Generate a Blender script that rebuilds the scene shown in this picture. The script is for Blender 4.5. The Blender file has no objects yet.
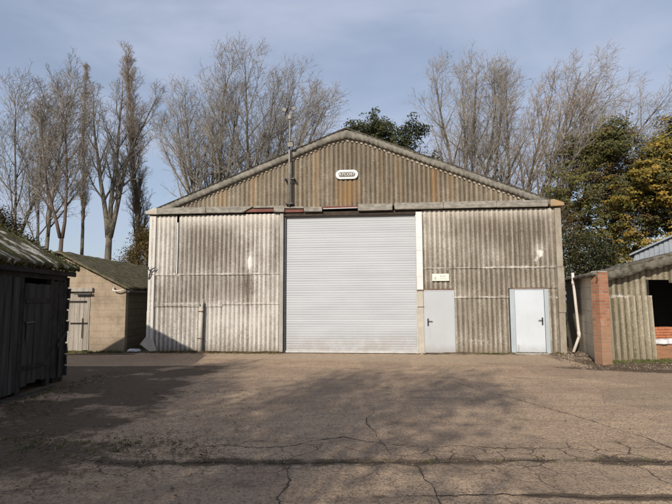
import bpy, math, random
from mathutils import Vector, Matrix, noise
R = math.radians
rnd = random.Random(7)
scene = bpy.context.scene
C = scene.collection

# ------------------------------------------------------------------ helpers
class MB:
    def __init__(s): s.v = []; s.f = []; s.a = {}
    def quad(s, a, b, c, d):
        i = len(s.v); s.v += [a, b, c, d]; s.f.append((i, i+1, i+2, i+3))
    def box(s, x0, x1, y0, y1, z0, z1, jit=0, M=None):
        i = len(s.v)
        for z in (z0, z1):
            for x, y in ((x0, y0), (x1, y0), (x1, y1), (x0, y1)):
                p = Vector((x+rnd.uniform(-jit, jit), y+rnd.uniform(-jit, jit)*.3, z+rnd.uniform(-jit, jit)))
                if M: p = M @ p
                s.v.append(tuple(p))
        for f in ((3, 2, 1, 0), (4, 5, 6, 7), (0, 1, 5, 4), (1, 2, 6, 5), (2, 3, 7, 6), (3, 0, 4, 7)):
            s.f.append(tuple(i+k for k in f))
        return s
    def prism(s, pts, y0, y1):
        """polygon given in (x,z), extruded from y0 to y1"""
        n = len(pts); i = len(s.v)
        s.v += [(p[0], y0, p[1]) for p in pts] + [(p[0], y1, p[1]) for p in pts]
        s.f.append(tuple(i+k for k in range(n))); s.f.append(tuple(i+n+k for k in reversed(range(n))))
        for k in range(n):
            j = (k+1) % n; s.f.append((i+k, i+n+k, i+n+j, i+j))
        return s
    def tube(s, pts, rads, n=8, cap=True):
        pts = [Vector(p) for p in pts]; i0 = len(s.v); m = len(pts); u = None
        for k, p in enumerate(pts):
            d = (pts[min(k+1, m-1)] - pts[max(k-1, 0)])
            if d.length < 1e-9: d = Vector((0, 0, 1))
            d.normalize()
            if u is None: u = d.orthogonal()
            u = (u - d*u.dot(d))
            if u.length < 1e-6: u = d.orthogonal()
            u.normalize(); w = d.cross(u); r = rads[k] if hasattr(rads, '__len__') else rads
            for j in range(n):
                a = 2*math.pi*j/n; q = p + u*(r*math.cos(a)) + w*(r*math.sin(a)); s.v.append((q.x, q.y, q.z))
        for k in range(m-1):
            for j in range(n):
                a = i0+k*n+j; b = i0+k*n+(j+1) % n; s.f.append((a, b, b+n, a+n))
        if cap:
            s.f.append(tuple(i0+j for j in reversed(range(n)))); s.f.append(tuple(i0+(m-1)*n+j for j in range(n)))
        return s
    def build(s, name, mat, parent=None, smooth=False, bevel=0):
        me = bpy.data.meshes.new(name); me.from_pydata(s.v, [], s.f)
        for k, vals in s.a.items():
            at = me.attributes.new(k, 'FLOAT', 'POINT'); at.data.foreach_set('value', vals)
        me.materials.append(mat)
        if smooth: me.polygons.foreach_set('use_smooth', [True]*len(me.polygons))
        me.update()
        o = bpy.data.objects.new(name, me); C.objects.link(o)
        if parent: o.parent = parent
        if bevel:
            b = o.modifiers.new('bevel', 'BEVEL'); b.width = bevel; b.segments = 2; b.limit_method = 'ANGLE'
        return o

def split(b, name, mat, parent=None, smooth=False, bevel=0):
    par = list(range(len(b.v)))
    def find(i):
        while par[i] != i: par[i] = par[par[i]]; i = par[i]
        return i
    for f in b.f:
        r0 = find(f[0])
        for k in f[1:]: par[find(k)] = r0
    g = {}
    for f in b.f: g.setdefault(find(f[0]), []).append(f)
    out = []
    for fs in g.values():
        m = MB(); ids = {}
        for f in fs:
            t = []
            for k in f:
                if k not in ids: ids[k] = len(m.v); m.v.append(b.v[k])
                t.append(ids[k])
            m.f.append(tuple(t))
        out.append(m.build(name, mat, parent, smooth, bevel))
    return out

def tag(o, label=None, cat=None, group=None, kind=None):
    if label: o['label'] = label
    if cat: o['category'] = cat
    if group: o['group'] = group
    if kind: o['kind'] = kind
    return o
def empty(name, loc, rz, label, cat, group=None):
    o = bpy.data.objects.new(name, None); C.objects.link(o); o.empty_display_size = .2
    o.location = loc; o.rotation_euler = (0, 0, rz); return tag(o, label, cat, group)

# ------------------------------------------------------------------ node helper
class NT:
    def __init__(s, name, rough=.9, spec=.25, metal=0):
        s.m = bpy.data.materials.new(name); s.m.use_nodes = True; s.t = s.m.node_tree
        s.b = s.t.nodes['Principled BSDF']; s.b.inputs['Roughness'].default_value = rough
        s.b.inputs['Specular IOR Level'].default_value = spec; s.b.inputs['Metallic'].default_value = metal
        s._o = None
    def n(s, ty, **kw):
        nd = s.t.nodes.new(ty)
        for k, v in kw.items(): setattr(nd, k, v)
        return nd
    def put(s, sock, v):
        if isinstance(v, bpy.types.NodeSocket): s.t.links.new(v, sock)
        elif isinstance(v, (tuple, list)) and len(v) == 3 and sock.type == 'RGBA': sock.default_value = (*v, 1)
        else: sock.default_value = v
    @property
    def obj(s):
        if s._o is None: s._o = s.n('ShaderNodeTexCoord').outputs['Object']
        return s._o
    def xyz(s, v=None):
        nd = s.n('ShaderNodeSeparateXYZ'); s.put(nd.inputs[0], v or s.obj); return nd.outputs
    def comb(s, x, y, z):
        nd = s.n('ShaderNodeCombineXYZ')
        for i, v in enumerate((x, y, z)): s.put(nd.inputs[i], v)
        return nd.outputs[0]
    def map(s, sc, loc=(0, 0, 0), v=None):
        nd = s.n('ShaderNodeMapping'); s.put(nd.inputs['Vector'], v or s.obj)
        nd.inputs['Scale'].default_value = sc; nd.inputs['Location'].default_value = loc; return nd.outputs[0]
    def noise(s, sc=1, det=4, v=None, rough=.55, dist=0):
        nd = s.n('ShaderNodeTexNoise'); s.put(nd.inputs['Vector'], v or s.obj)
        nd.inputs['Scale'].default_value = sc; nd.inputs['Detail'].default_value = det
        nd.inputs['Roughness'].default_value = rough; nd.inputs['Distortion'].default_value = dist
        return nd.outputs['Fac']
    def voro(s, sc=1, v=None, feat='F1', out='Distance'):
        nd = s.n('ShaderNodeTexVoronoi', feature=feat); s.put(nd.inputs['Vector'], v or s.obj)
        nd.inputs['Scale'].default_value = sc; return nd.outputs[out]
    def mr(s, v, a, b, c=0, d=1, smooth=True):
        nd = s.n('ShaderNodeMapRange', interpolation_type='SMOOTHSTEP' if smooth else 'LINEAR')
        s.put(nd.inputs[0], v)
        for i, q in enumerate((a, b, c, d)): s.put(nd.inputs[i+1], q)
        return nd.outputs[0]
    def ma(s, op, a, b=0.0, c=None):
        nd = s.n('ShaderNodeMath', operation=op); s.put(nd.inputs[0], a); s.put(nd.inputs[1], b)
        if c is not None: s.put(nd.inputs[2], c)
        return nd.outputs[0]
    def mix(s, f, a, b, mode='MIX'):
        nd = s.n('ShaderNodeMix', data_type='RGBA', blend_type=mode)
        s.put(nd.inputs[0], f); s.put(nd.inputs[6], a); s.put(nd.inputs[7], b); return nd.outputs[2]
    def attr(s, name):
        return s.n('ShaderNodeAttribute', attribute_name=name).outputs['Fac']
    def island(s): return s.n('ShaderNodeNewGeometry').outputs['Random Per Island']
    def col(s, c): s.put(s.b.inputs['Base Color'], c); return s
    def bump(s, h, dist=.01, st=1.0):
        nd = s.n('ShaderNodeBump'); nd.inputs['Distance'].default_value = dist; nd.inputs['Strength'].default_value = st
        s.put(nd.inputs['Height'], h); s.put(s.b.inputs['Normal'], nd.outputs[0]); return s

def mat_cladding(name, light, mid, dark, laps=(), orange=0.0, washtop=None, pitch=.146, gain=0.0):
    """weathered corrugated cement sheet: vertical streaks, dirty valleys, crust at the laps; 'stain' and 'tone' come from the mesh"""
    s = NT(name, .93, .15); x, y, z = s.xyz()[:3]
    st = s.attr('stain'); tone = s.attr('tone')
    streak = s.noise(1, 5, s.map((30, 3, .5)), .65)
    streak2 = s.noise(1, 4, s.map((9, 3, .25), (4, 0, 7)), .6)
    blotch = s.noise(2.6, 7, s.map((1, 1, 1), (3, 1, 2)), .68)
    fine = s.noise(38, 4, s.map((1, 1, .5)), .7)
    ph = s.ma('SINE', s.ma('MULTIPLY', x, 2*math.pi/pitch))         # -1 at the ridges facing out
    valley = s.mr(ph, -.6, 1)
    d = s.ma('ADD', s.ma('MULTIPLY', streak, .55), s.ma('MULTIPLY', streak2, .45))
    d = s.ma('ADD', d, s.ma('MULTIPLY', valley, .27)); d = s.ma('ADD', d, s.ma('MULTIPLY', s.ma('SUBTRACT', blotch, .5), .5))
    d = s.ma('ADD', d, s.ma('MULTIPLY', s.ma('SUBTRACT', st, .5), .42)); d = s.ma('ADD', d, s.ma('MULTIPLY', tone, .11))
    d = s.ma('ADD', d, s.ma('MULTIPLY', s.ma('SUBTRACT', fine, .5), .75)); d = s.ma('ADD', d, gain-.04)
    c = s.mix(s.mr(d, .30, .56), light, mid); c = s.mix(s.mr(d, .60, .86), c, dark)
    ws = s.mr(s.noise(1, 3, s.map((60, 3, .8), (2, 0, 5)), .7), .56, .70); c = s.mix(s.ma('MULTIPLY', ws, .5), c, tuple(min(1, k*1.18) for k in light))
    if orange:
        o = s.mr(s.noise(1, 4, s.map((3.2, 1, .22), (9, 0, 1)), .6), .5, .72)
        o = s.ma('MULTIPLY', o, s.mr(blotch, .3, .6)); o = s.ma('MAXIMUM', s.ma('MULTIPLY', o, orange), s.ma('MULTIPLY', s.attr('rust'), s.mr(streak, .3, .6)))
        c = s.mix(o, c, (.30, .165, .06))
    n2 = s.noise(7, 5, None, .7)
    for L in laps:
        dz = s.ma('SUBTRACT', z, L)
        a = s.ma('ABSOLUTE', s.ma('ADD', dz, s.ma('MULTIPLY', s.ma('SUBTRACT', n2, .5), .20)))
        k = s.ma('MULTIPLY', s.mr(a, .01, .05, 1, 0), s.mr(s.noise(1, 4, s.map((1.3, 1, 4), (L, 0, 3)), .7), .42, .62)); c = s.mix(s.ma('MULTIPLY', k, .8), c, (.58, .545, .49))
    if washtop:
        w = s.mr(s.ma('ADD', z, s.ma('MULTIPLY', s.ma('SUBTRACT', streak, .25), 1.5)), washtop[0]+.1, washtop[1]+.45)
        c = s.mix(s.ma('MULTIPLY', w, .6), c, (.60, .55, .48))
    # splash of earth at the foot, small white lichen dots
    lime = s.mr(s.ma('ADD', s.attr('lime'), s.ma('MULTIPLY', s.ma('SUBTRACT', s.noise(11, 5, s.map((1, 1, .6)), .7), .5), .9)), .45, .7); c = s.mix(s.ma('MULTIPLY', lime, .85), c, (.66, .63, .58))
    foot = s.mr(s.ma('ADD', z, s.ma('MULTIPLY', blotch, .35)), .12, .5, 1, 0)
    c = s.mix(s.ma('MULTIPLY', foot, .6), c, (.16, .12, .078))
    dots = s.mr(s.voro(17, None), .07, .16, 1, 0); dots = s.ma('MULTIPLY', dots, s.mr(s.noise(1.7, 3), .55, .7))
    c = s.mix(s.ma('MULTIPLY', dots, .7), c, (.62, .59, .52))
    # one rusty fixing per third rib in rows
    px = s.ma('ABSOLUTE', s.ma('SUBTRACT', s.ma('FRACT', s.ma('ADD', s.ma('DIVIDE', x, pitch*3), .08)), .5)); c0 = c
    for zr in ((4.28, 2.74, 1.66, .32) if laps else (4.75, 5.6, 6.4)):
        dz = s.ma('SUBTRACT', z, zr); rr_ = s.ma('SQRT', s.ma('ADD', s.ma('POWER', s.ma('MULTIPLY', px, pitch*3), 2.0), s.ma('POWER', dz, 2.0)))
        c = s.mix(s.mr(rr_, .008, .016, 1, 0), c, (.07, .05, .04))
        run = s.ma('MULTIPLY', s.mr(s.ma('MULTIPLY', px, pitch*3), .004, .016, 1, 0), s.ma('MULTIPLY', s.mr(dz, -.22, -.01), s.mr(dz, 0.0, .01, 1, 0)))
        c = s.mix(s.ma('MULTIPLY', run, .35), c, (.16, .10, .06))
    s.col(c); s.bump(s.ma('ADD', fine, s.ma('MULTIPLY', blotch, .6)), .012, .55)
    return s.m

def mat_simple(name, c1, c2, sc=3, rough=.85, spec=.25, stretch=(1, 1, 1), bump=.004, metal=0, c3=None, det=6):
    s = NT(name, rough, spec, metal)
    a = s.noise(sc, det, s.map(stretch), .65); c = s.mix(s.mr(a, .3, .7), c1, c2)
    b = s.noise(sc*9, 4, s.map(stretch), .7)
    c = s.mix(s.ma('MULTIPLY', s.mr(b, .45, .75), .45), c, c3 or tuple(k*.5 for k in c1)); s.col(c)
    if bump: s.bump(s.ma('ADD', a, b), bump, .7)
    return s.m

def mat_brick(name, c1, c2, mortar, bw, bh, ms, axis='x', stain=(.1, .08, .06), upper=None, amt=.6):
    s = NT(name, .93, .15); x, y, z = s.xyz()[:3]
    v = s.comb(x if axis == 'x' else y, z, 0.0)
    if axis == 'xy': v = s.comb(s.ma('ADD', x, y), z, 0.0)
    t = s.n('ShaderNodeTexBrick'); s.put(t.inputs['Vector'], v)
    t.inputs['Scale'].default_value = 1; t.inputs['Brick Width'].default_value = bw; t.inputs['Row Height'].default_value = bh
    t.inputs['Mortar Size'].default_value = ms; t.inputs['Mortar Smooth'].default_value = .3; t.inputs['Bias'].default_value = 0
    s.put(t.inputs['Color1'], c1); s.put(t.inputs['Color2'], c2); s.put(t.inputs['Mortar'], mortar)
    a = s.noise(1.6, 7, None, .7); b = s.noise(30, 4, None, .7)
    c = s.mix(s.ma('MULTIPLY', s.mr(a, .42, .68), amt), t.outputs['Color'], stain)
    c = s.mix(s.ma('MULTIPLY', s.mr(b, .4, .7), .4), c, tuple(k*.45 for k in c1)); lt = s.noise(3.1, 6, s.map((1, 1, 1), (7, 3, 1)), .7); c = s.mix(s.ma('MULTIPLY', s.mr(lt, .55, .7), .45), c, tuple(min(1, k*1.35) for k in mortar))
    c = s.mix(s.ma('MULTIPLY', s.mr(s.ma('ADD', z, s.ma('MULTIPLY', a, .6)), .25, .75, 1, 0), .6), c, tuple(k*.6 for k in stain))
    if upper: c = s.mix(s.ma('MULTIPLY', s.mr(s.ma('ADD', z, s.ma('MULTIPLY', a, .5)), upper[0], upper[1], 1, 0), .5), c, upper[2])
    s.col(c); s.bump(s.ma('ADD', s.ma('MULTIPLY', t.outputs['Fac'], -1.0), b), .008, .7)
    return s.m

def mat_leaf(name, c1, c2, c3, sc=.35, trans=.25):
    s = NT(name, .7, .3)
    a = s.mr(s.noise(sc, 3), .38, .62); r = s.island()
    c = s.mix(a, c1, c2); c = s.mix(s.ma('MULTIPLY', s.mr(r, .45, 1), .8), c, c3)
    c = s.mix(s.ma('MULTIPLY', s.mr(s.ma('FRACT', s.ma('MULTIPLY', r, 17.3)), .5, 1), .55), c, tuple(k*.35 for k in c1)); s.col(c)
    tr = s.n('ShaderNodeBsdfTranslucent'); s.put(tr.inputs[0], c); mx = s.n('ShaderNodeMixShader'); mx.inputs[0].default_value = trans
    s.t.links.new(s.b.outputs[0], mx.inputs[1]); s.t.links.new(tr.outputs[0], mx.inputs[2])
    s.t.links.new(mx.outputs[0], s.t.nodes['Material Output'].inputs[0]); return s.m

# materials
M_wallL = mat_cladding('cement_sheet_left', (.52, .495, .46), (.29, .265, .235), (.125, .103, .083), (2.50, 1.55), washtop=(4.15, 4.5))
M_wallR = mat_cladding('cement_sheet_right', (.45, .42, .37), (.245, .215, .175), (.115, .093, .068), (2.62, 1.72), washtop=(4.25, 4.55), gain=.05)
M_gable = mat_cladding('cement_sheet_gable', (.33, .285, .22), (.18, .15, .112), (.085, .067, .048), (), orange=.30, gain=.06)
M_shedclad = mat_cladding('cement_sheet_shed', (.36, .32, .25), (.21, .18, .125), (.09, .075, .05), (1.73,), pitch=.185, gain=.06)
M_roof = mat_simple('lichen_roof', (.20, .18, .155), (.36, .335, .29), 2.5, .95, .1, bump=.01, c3=(.08, .075, .06))
M_verge = mat_simple('lichen_verge', (.12, .11, .092), (.25, .23, .195), 5, .95, .1, bump=.01, c3=(.07, .065, .05))
M_fascia = mat_simple('weathered_gutter', (.17, .155, .13), (.33, .305, .265), 5, .92, .15, (1, 1, 2.5), .008, c3=(.07, .06, .05))
M_red = mat_simple('red_oxide_steel', (.13, .045, .035), (.18, .08, .06), 5, .7)
M_dark = mat_simple('void_shade', (.012, .011, .010), (.02, .018, .016), 3)  # near-black colour paints in shade behind gaps and inside openings
M_brownsteel = mat_simple('rusty_steel', (.10, .055, .035), (.20, .12, .08), 6, .8)
M_darkbrown = mat_simple('gap_dark_steel', (.03, .022, .018), (.06, .045, .035), 6, .8)
M_orangecap = mat_simple('lichen_cap', (.38, .24, .10), (.28, .22, .16), 6, .95)
M_white = mat_simple('white_flashing', (.62, .62, .61), (.54, .54, .53), 1.2, .5, .4, bump=.003, c3=(.6, .59, .56))
M_beige = mat_simple('cream_post', (.46, .42, .35), (.36, .32, .27), 4, .8)
M_door1 = mat_simple('grey_door_paint', (.385, .40, .415), (.355, .37, .385), 1.1, .5, .4, bump=0, c3=(.33, .34, .35))
M_door2 = mat_simple('white_door_paint', (.52, .545, .57), (.48, .505, .53), .9, .45, .4, bump=0, c3=(.45, .47, .49))
def mat_door(name, c0, rough=.45):
    s = NT(name, rough, .4); x, y, z = s.xyz()[:3]
    a = s.noise(1.2, 5); st = s.noise(1, 5, s.map((9, 1, .6)), .65); f = s.noise(30, 4, None, .7)
    c = s.mix(s.mr(a, .3, .7), c0, tuple(k*.93 for k in c0)); c = s.mix(s.ma('MULTIPLY', s.mr(st, .55, .75), .18), c, (.22, .20, .17))
    lo = s.mr(s.ma('ADD', z, s.ma('MULTIPLY', s.noise(6, 5, None, .7), .35)), .15, .55, 1, 0); c = s.mix(s.ma('MULTIPLY', lo, .45), c, (.19, .15, .11))
    c = s.mix(s.ma('MULTIPLY', s.mr(f, .62, .75), .25), c, (.25, .23, .2)); s.col(c); s.bump(a, .006, .3); return s.m
M_door1 = mat_door('grey_door_paint', (.395, .41, .425)); M_door2 = mat_door('white_door_paint', (.50, .535, .575))
M_frame2 = mat_simple('bluegrey_frame', (.30, .345, .375), (.36, .40, .425), 1.5, .5, .4, bump=0, c3=(.36, .40, .42))
M_black = mat_simple('black_metal', (.02, .02, .022), (.035, .035, .035), 8, .5, .4, bump=0)
M_grime = mat_simple('grey_post', (.36, .345, .32), (.26, .24, .21), 5, .85, stretch=(1, 1, .3))
M_pipe = mat_simple('cement_pipe', (.50, .47, .41), (.38, .35, .29), 4, .9, stretch=(1, 1, .4))
M_pvc = mat_simple('pale_pvc', (.66, .60, .55), (.52, .46, .40), 4, .6, stretch=(1, 1, .5), bump=0)
M_polegrey = mat_simple('grey_pole', (.30, .28, .25), (.18, .165, .145), 6, .7, .3)
M_pole = mat_simple('galvanised_pole', (.50, .49, .47), (.36, .35, .32), 6, .55, .4)
M_bark = mat_simple('poplar_bark', (.19, .165, .13), (.095, .08, .064), 1.6, .95, .1, (1, 1, .25), .02)
M_bark_red = mat_simple('ruddy_bark', (.16, .12, .095), (.085, .062, .05), 1.6, .95, .1, (1, 1, .25), .02)
M_twig = mat_simple('bare_twigs', (.31, .28, .245), (.215, .19, .165), .5, .95, .1, bump=0, c3=(.22, .17, .13))
M_twig_tan = mat_simple('tan_twigs', (.30, .23, .165), (.20, .15, .105), .5, .95, .1, bump=0, c3=(.22, .14, .085))
M_timber = mat_simple('old_grey_boards', (.06, .056, .05), (.02, .018, .017), 2.4, .9, .15, (1, 3, .3), .006, c3=(.012, .011, .010))
M_timber_d = mat_simple('tarred_timber', (.018, .016, .014), (.04, .036, .032), 4, .9, .15)
M_timber_l = mat_simple('silver_boards', (.36, .32, .27), (.24, .21, .175), 3, .9, .15, (3, 3, .3), .006, c3=(.12, .10, .08))
M_blockF = mat_brick('pale_block_wall', (.36, .285, .205), (.32, .25, .18), (.275, .215, .155), .46, .225, .007, 'x', stain=(.20, .155, .105), amt=.85)
M_block_shade = mat_brick('block_wall_shaded', (.16, .14, .115), (.13, .115, .09), (.09, .08, .06), .46, .23, .014, 'y', stain=(.14, .115, .085))  # darker copy of the block wall, its shade painted into the colour
M_brick = mat_brick('orange_brick', (.40, .18, .10), (.25, .11, .07), (.28, .23, .18), .235, .078, .009, 'xy', stain=(.30, .15, .085), upper=(1.0, 1.25, (.30, .20, .13)), amt=.6)
M_slab = mat_simple('concrete', (.40, .36, .31), (.30, .265, .225), 3, .92, .15)
M_sack = mat_simple('pale_sacking', (.62, .62, .62), (.45, .44, .43), 8, .8)
M_leaf_gold = mat_leaf('gold_leaves', (.32, .21, .04), (.17, .15, .03), (.44, .26, .04), .35)
M_leaf_dark = mat_leaf('dark_oak_leaves', (.06, .07, .024), (.13, .12, .03), (.20, .16, .04), .35)
M_leaf_ever = mat_leaf('evergreen_leaves', (.032, .045, .014), (.055, .062, .02), (.085, .08, .03), .6)
M_leaf_bush = mat_leaf('olive_leaves', (.17, .15, .045), (.22, .14, .05), (.27, .20, .07), .8)
M_leaf_brown = mat_leaf('brown_leaves', (.12, .075, .03), (.17, .10, .04), (.09, .08, .025), .8)
M_litter = mat_leaf('leaf_litter', (.13, .09, .045), (.09, .06, .035), (.30, .23, .12), 2, .05)
M_grass = mat_leaf('grass_blades', (.07, .10, .025), (.13, .12, .04), (.18, .15, .06), 1.5, .2)

# ------------------------------------------------------------------ ground
def fn(x, y, sc, seed=0): return noise.noise(Vector((x*sc+seed*7.3, y*sc-seed*3.1, seed*1.7)))
def fbm(x, y, sc, seed=0, o=4):
    t = 0; a = 1; s = 0
    for i in range(o): t += a*fn(x, y, sc*2**i, seed+i); s += a; a *= .55
    return t/s
def j1(x): return 5.32 - .012*x + .09*fn(x, 0, .9, 3) + .035*fn(x, 0, 3.3, 7)
def j2(x): return 4.42 - .03*(x-1) + .08*fn(x, 0, .9, 5) + .03*fn(x, 0, 3.1, 8)
def gz(x, y):
    z = .012*fn(x, y, .35, 1) + .004*fn(x, y, 2.2, 2)
    if -9 < x < 9 and 3 < y < 17:
        z -= .006*math.exp(-((y-j1(x))/.09)**2)*(1 if x > -2.4 else .3)
        z -= .005*math.exp(-((y-j2(x))/.05)**2)*(1 if x > .2 else .2)
        if x < -1.8: z += .05*math.exp(-((y-5.75)/.32)**2)*min(1, (-1.8-x)/1.2)*(.55+.9*fn(x, y, 3, 9))
        lx, ly = blocal(x, y)
        if -6.7 < lx < 6.7 and -2 < ly < .2 and not (-2.0 < lx < 2.2): z += max(0., .045+.05*fn(x, y, 1.6, 13)+.02*fn(x, y, 7, 14))*math.exp(min(0, ly+.05)/.13)
        if x > 6.6: z += .05*min(1, (x-6.6)/.7)*max(0, min(1, (y-12.3)/.6))*(.6+.6*fn(x, y, 3, 11))
    return z
def lines(a, b, st, far):
    L = [a+i*st for i in range(int((b-a)/st)+1)]; g = st; lo = L[0]; hi = L[-1]; pre = []; post = []
    while hi < far: g *= 1.35; hi += g; lo -= g; post.append(hi); pre.append(lo)
    return pre[::-1] + L + post
GX = lines(-8, 9.6, .045, 420); GY = lines(2.9, 17, .045, 420)
BYAW = R(-5.48); BO = Vector((.352, 15.692, 0))
def blocal(x, y):
    dx, dy = x-BO.x, y-BO.y; c, s_ = math.cos(BYAW), math.sin(BYAW); return dx*c+dy*s_, -dx*s_+dy*c
def W(x, y, z):
    c, s_ = math.cos(BYAW), math.sin(BYAW); return (BO.x+x*c-y*s_, BO.y+x*s_+y*c, z)
def build_ground():
    b = MB(); dirt = []; apron = []; grass = []; joint = []
    nx = len(GX)
    for y in GY:
        for x in GX:
            b.v.append((x, y, gz(x, y)))
            near = -9 < x < 10 and 2.5 < y < 18
            if not near:
                dirt.append(0.); apron.append(0.); joint.append(0.); grass.append(1. if (y > 18 or abs(x) > 12) else 0.); continue
            w = fbm(x, y, 1.1, 4); w2 = fbm(x, y, 5, 6, 3)
            d = 0
            dj = abs(y-j1(x)+.05*w2+.05*w); d = max(d, (.82+w*1.5+w2*.9)*math.exp(-(dj/(.10+.16*w+.05*w2+.03))**2)*(1 if x > -2.5 else .5))
            dj = abs(y-j2(x)+.04*w2); d = max(d, (.7+w*1.9+w2*.9)*math.exp(-(dj/.07)**2)*min(1, max(0, (x+.2)/.6)))
            lx, ly = blocal(x, y)
            if -6.9 < lx < 6.9 and ly < .1: d = max(d, 1.15*math.exp(ly/(.22+.35*max(0, w+.2*w2)))*(1 if lx < -2.0 or lx > 2.3 else .35))
            # soil round the left shed and the leaf mound
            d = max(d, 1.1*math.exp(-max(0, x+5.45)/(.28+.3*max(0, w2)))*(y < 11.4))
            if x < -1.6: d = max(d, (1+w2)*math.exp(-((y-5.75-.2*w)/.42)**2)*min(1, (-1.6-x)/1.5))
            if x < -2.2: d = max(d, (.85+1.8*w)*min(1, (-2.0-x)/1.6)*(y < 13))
            # earth in front of the right shed and block building
            yy = 12.15 - .25*(x-6); d = max(d, (1.0+w)*math.exp(-((y-yy+.25*w)/.38)**2)*min(1, max(0, (x-4.6)/1.6)))
            if x > 6.3 and y > 12: d = max(d, .8+w)
            if x < -6.2 and y > 15.6: d = max(d, .8+w)
            if lx > 6.5 and y > 13: d = max(d, .9+w)
            dirt.append(max(0., min(1., d)))
            a = 0
            if -5.2 < lx < 6.6 and ly < .3:
                e = -1.85-.09*lx+.12*w; a = max(0, min(1, (ly-e)/.12))*max(0, min(1, (lx+5.0)/1.5))
            apron.append(a); grass.append(max(0, min(1, (y-17.3)*2)))
            joint.append(max(0, min(1, math.exp(-((y-5.45)/.55)**2)*(1.2+1.5*w))))
    for j in range(len(GY)-1):
        for i in range(nx-1):
            k = j*nx+i; b.f.append((k, k+1, k+nx+1, k+nx))
    b.a = {'dirt': dirt, 'apron': apron, 'grass': grass, 'joint': joint}
    s = NT('yard_surface', .93, .2)
    g1 = s.noise(.8, 6, None, .6); g2 = s.noise(42, 5, None, .8); g3 = s.noise(7, 5, None, .65); st = s.noise(1, 5, s.map((.5, 4, 1)), .6)
    c = s.mix(s.mr(g1, .3, .7), (.68, .48, .31), (.51, .35, .225)); c = s.mix(s.ma('MULTIPLY', s.mr(st, .45, .7), .4), c, (.215, .15, .10))
    # exposed aggregate: pale and dark stones
    vc = s.voro(62, None, 'F1', 'Color'); vv = s.n('ShaderNodeSeparateColor'); s.put(vv.inputs[0], vc)
    c = s.mix(s.ma('MULTIPLY', s.mr(vv.outputs[0], .6, 1), .55), c, (.56, .46, .36)); c = s.mix(s.ma('MULTIPLY', s.mr(vv.outputs[1], .5, 1), .65), c, (.12, .088, .065))
    c = s.mix(s.ma('MULTIPLY', s.mr(g2, .47, .62), .5), c, (.16, .11, .075)); c = s.mix(s.ma('MULTIPLY', s.mr(g2, .46, .36), .4), c, (.55, .42, .30)); c = s.mix(s.ma('MULTIPLY', s.mr(g3, .5, .72), .4), c, (.19, .137, .098))
    pt = s.voro(.42, s.map((1, 1.3, 1), (.3, .2, 0)), 'F1', 'Color'); pv = s.n('ShaderNodeSeparateColor'); s.put(pv.inputs[0], pt); c = s.mix(s.ma('MULTIPLY', s.mr(s.ma('ADD', pv.outputs[0], s.ma('MULTIPLY', g3, .3)), .55, .9), .28), c, (.17, .13, .10))
    oil = s.mr(s.noise(1.3, 5, s.map((1, 1, 1), (8, 1, 0)), .6), .60, .72); c = s.mix(s.ma('MULTIPLY', oil, .45), c, (.12, .09, .068)); mid = s.noise(19, 5, None, .75); c = s.mix(s.ma('MULTIPLY', s.mr(mid, .5, .66), .45), c, (.17, .125, .088)); c = s.mix(s.ma('MULTIPLY', s.mr(mid, .44, .34), .35), c, (.56, .44, .32))
    c = s.mix(s.ma('MULTIPLY', s.mr(s.noise(2.2, 4, s.map((1, 1, 1), (5, 5, 0))), .58, .7), .3), c, (.47, .36, .26))
    # alligator cracking
    wv = s.n('ShaderNodeVectorMath', operation='ADD'); s.put(wv.inputs[0], s.obj)
    nn = s.n('ShaderNodeTexNoise'); s.put(nn.inputs['Vector'], s.obj); nn.inputs['Scale'].default_value = 5; nn.inputs['Detail'].default_value = 4
    sc_ = s.n('ShaderNodeVectorMath', operation='SCALE'); s.put(sc_.inputs[0], nn.outputs['Color']); sc_.inputs['Scale'].default_value = .16; s.put(wv.inputs[1], sc_.outputs[0])
    ck = s.mr(s.voro(2.6, wv.outputs[0], 'DISTANCE_TO_EDGE'), .006, .03, 1, 0)
    ckm = s.ma('MAXIMUM', s.ma('MULTIPLY', s.attr('joint'), s.mr(g1, .4, .55)), s.mr(s.noise(.5, 3, s.map((1, 1, 1), (2, 9, 0))), .62, .72))
    ck = s.ma('MULTIPLY', ck, ckm); c = s.mix(s.ma('MULTIPLY', ck, .8), c, (.07, .052, .04))
    c = s.mix(s.ma('MULTIPLY', s.attr('apron'), .7), c, s.mix(s.mr(g3, .35, .65), (.52, .40, .285), (.40, .30, .205)))
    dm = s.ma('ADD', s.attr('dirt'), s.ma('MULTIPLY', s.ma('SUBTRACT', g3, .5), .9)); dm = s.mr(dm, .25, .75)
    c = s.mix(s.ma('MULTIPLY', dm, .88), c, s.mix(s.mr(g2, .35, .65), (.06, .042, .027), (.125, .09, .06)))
    c = s.mix(s.attr('grass'), c, s.mix(s.mr(g3, .35, .65), (.05, .07, .02), (.10, .09, .035)))
    s.col(c); h = s.ma('ADD', s.ma('MULTIPLY', s.voro(62), .9), s.ma('ADD', s.ma('ADD', g3, mid), g2)); h = s.ma('SUBTRACT', h, s.ma('MULTIPLY', ck, 1.2)); s.bump(h, .018, .95)
    tag(b.build('ground', s.m, smooth=True), kind='structure')
build_ground()

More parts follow.
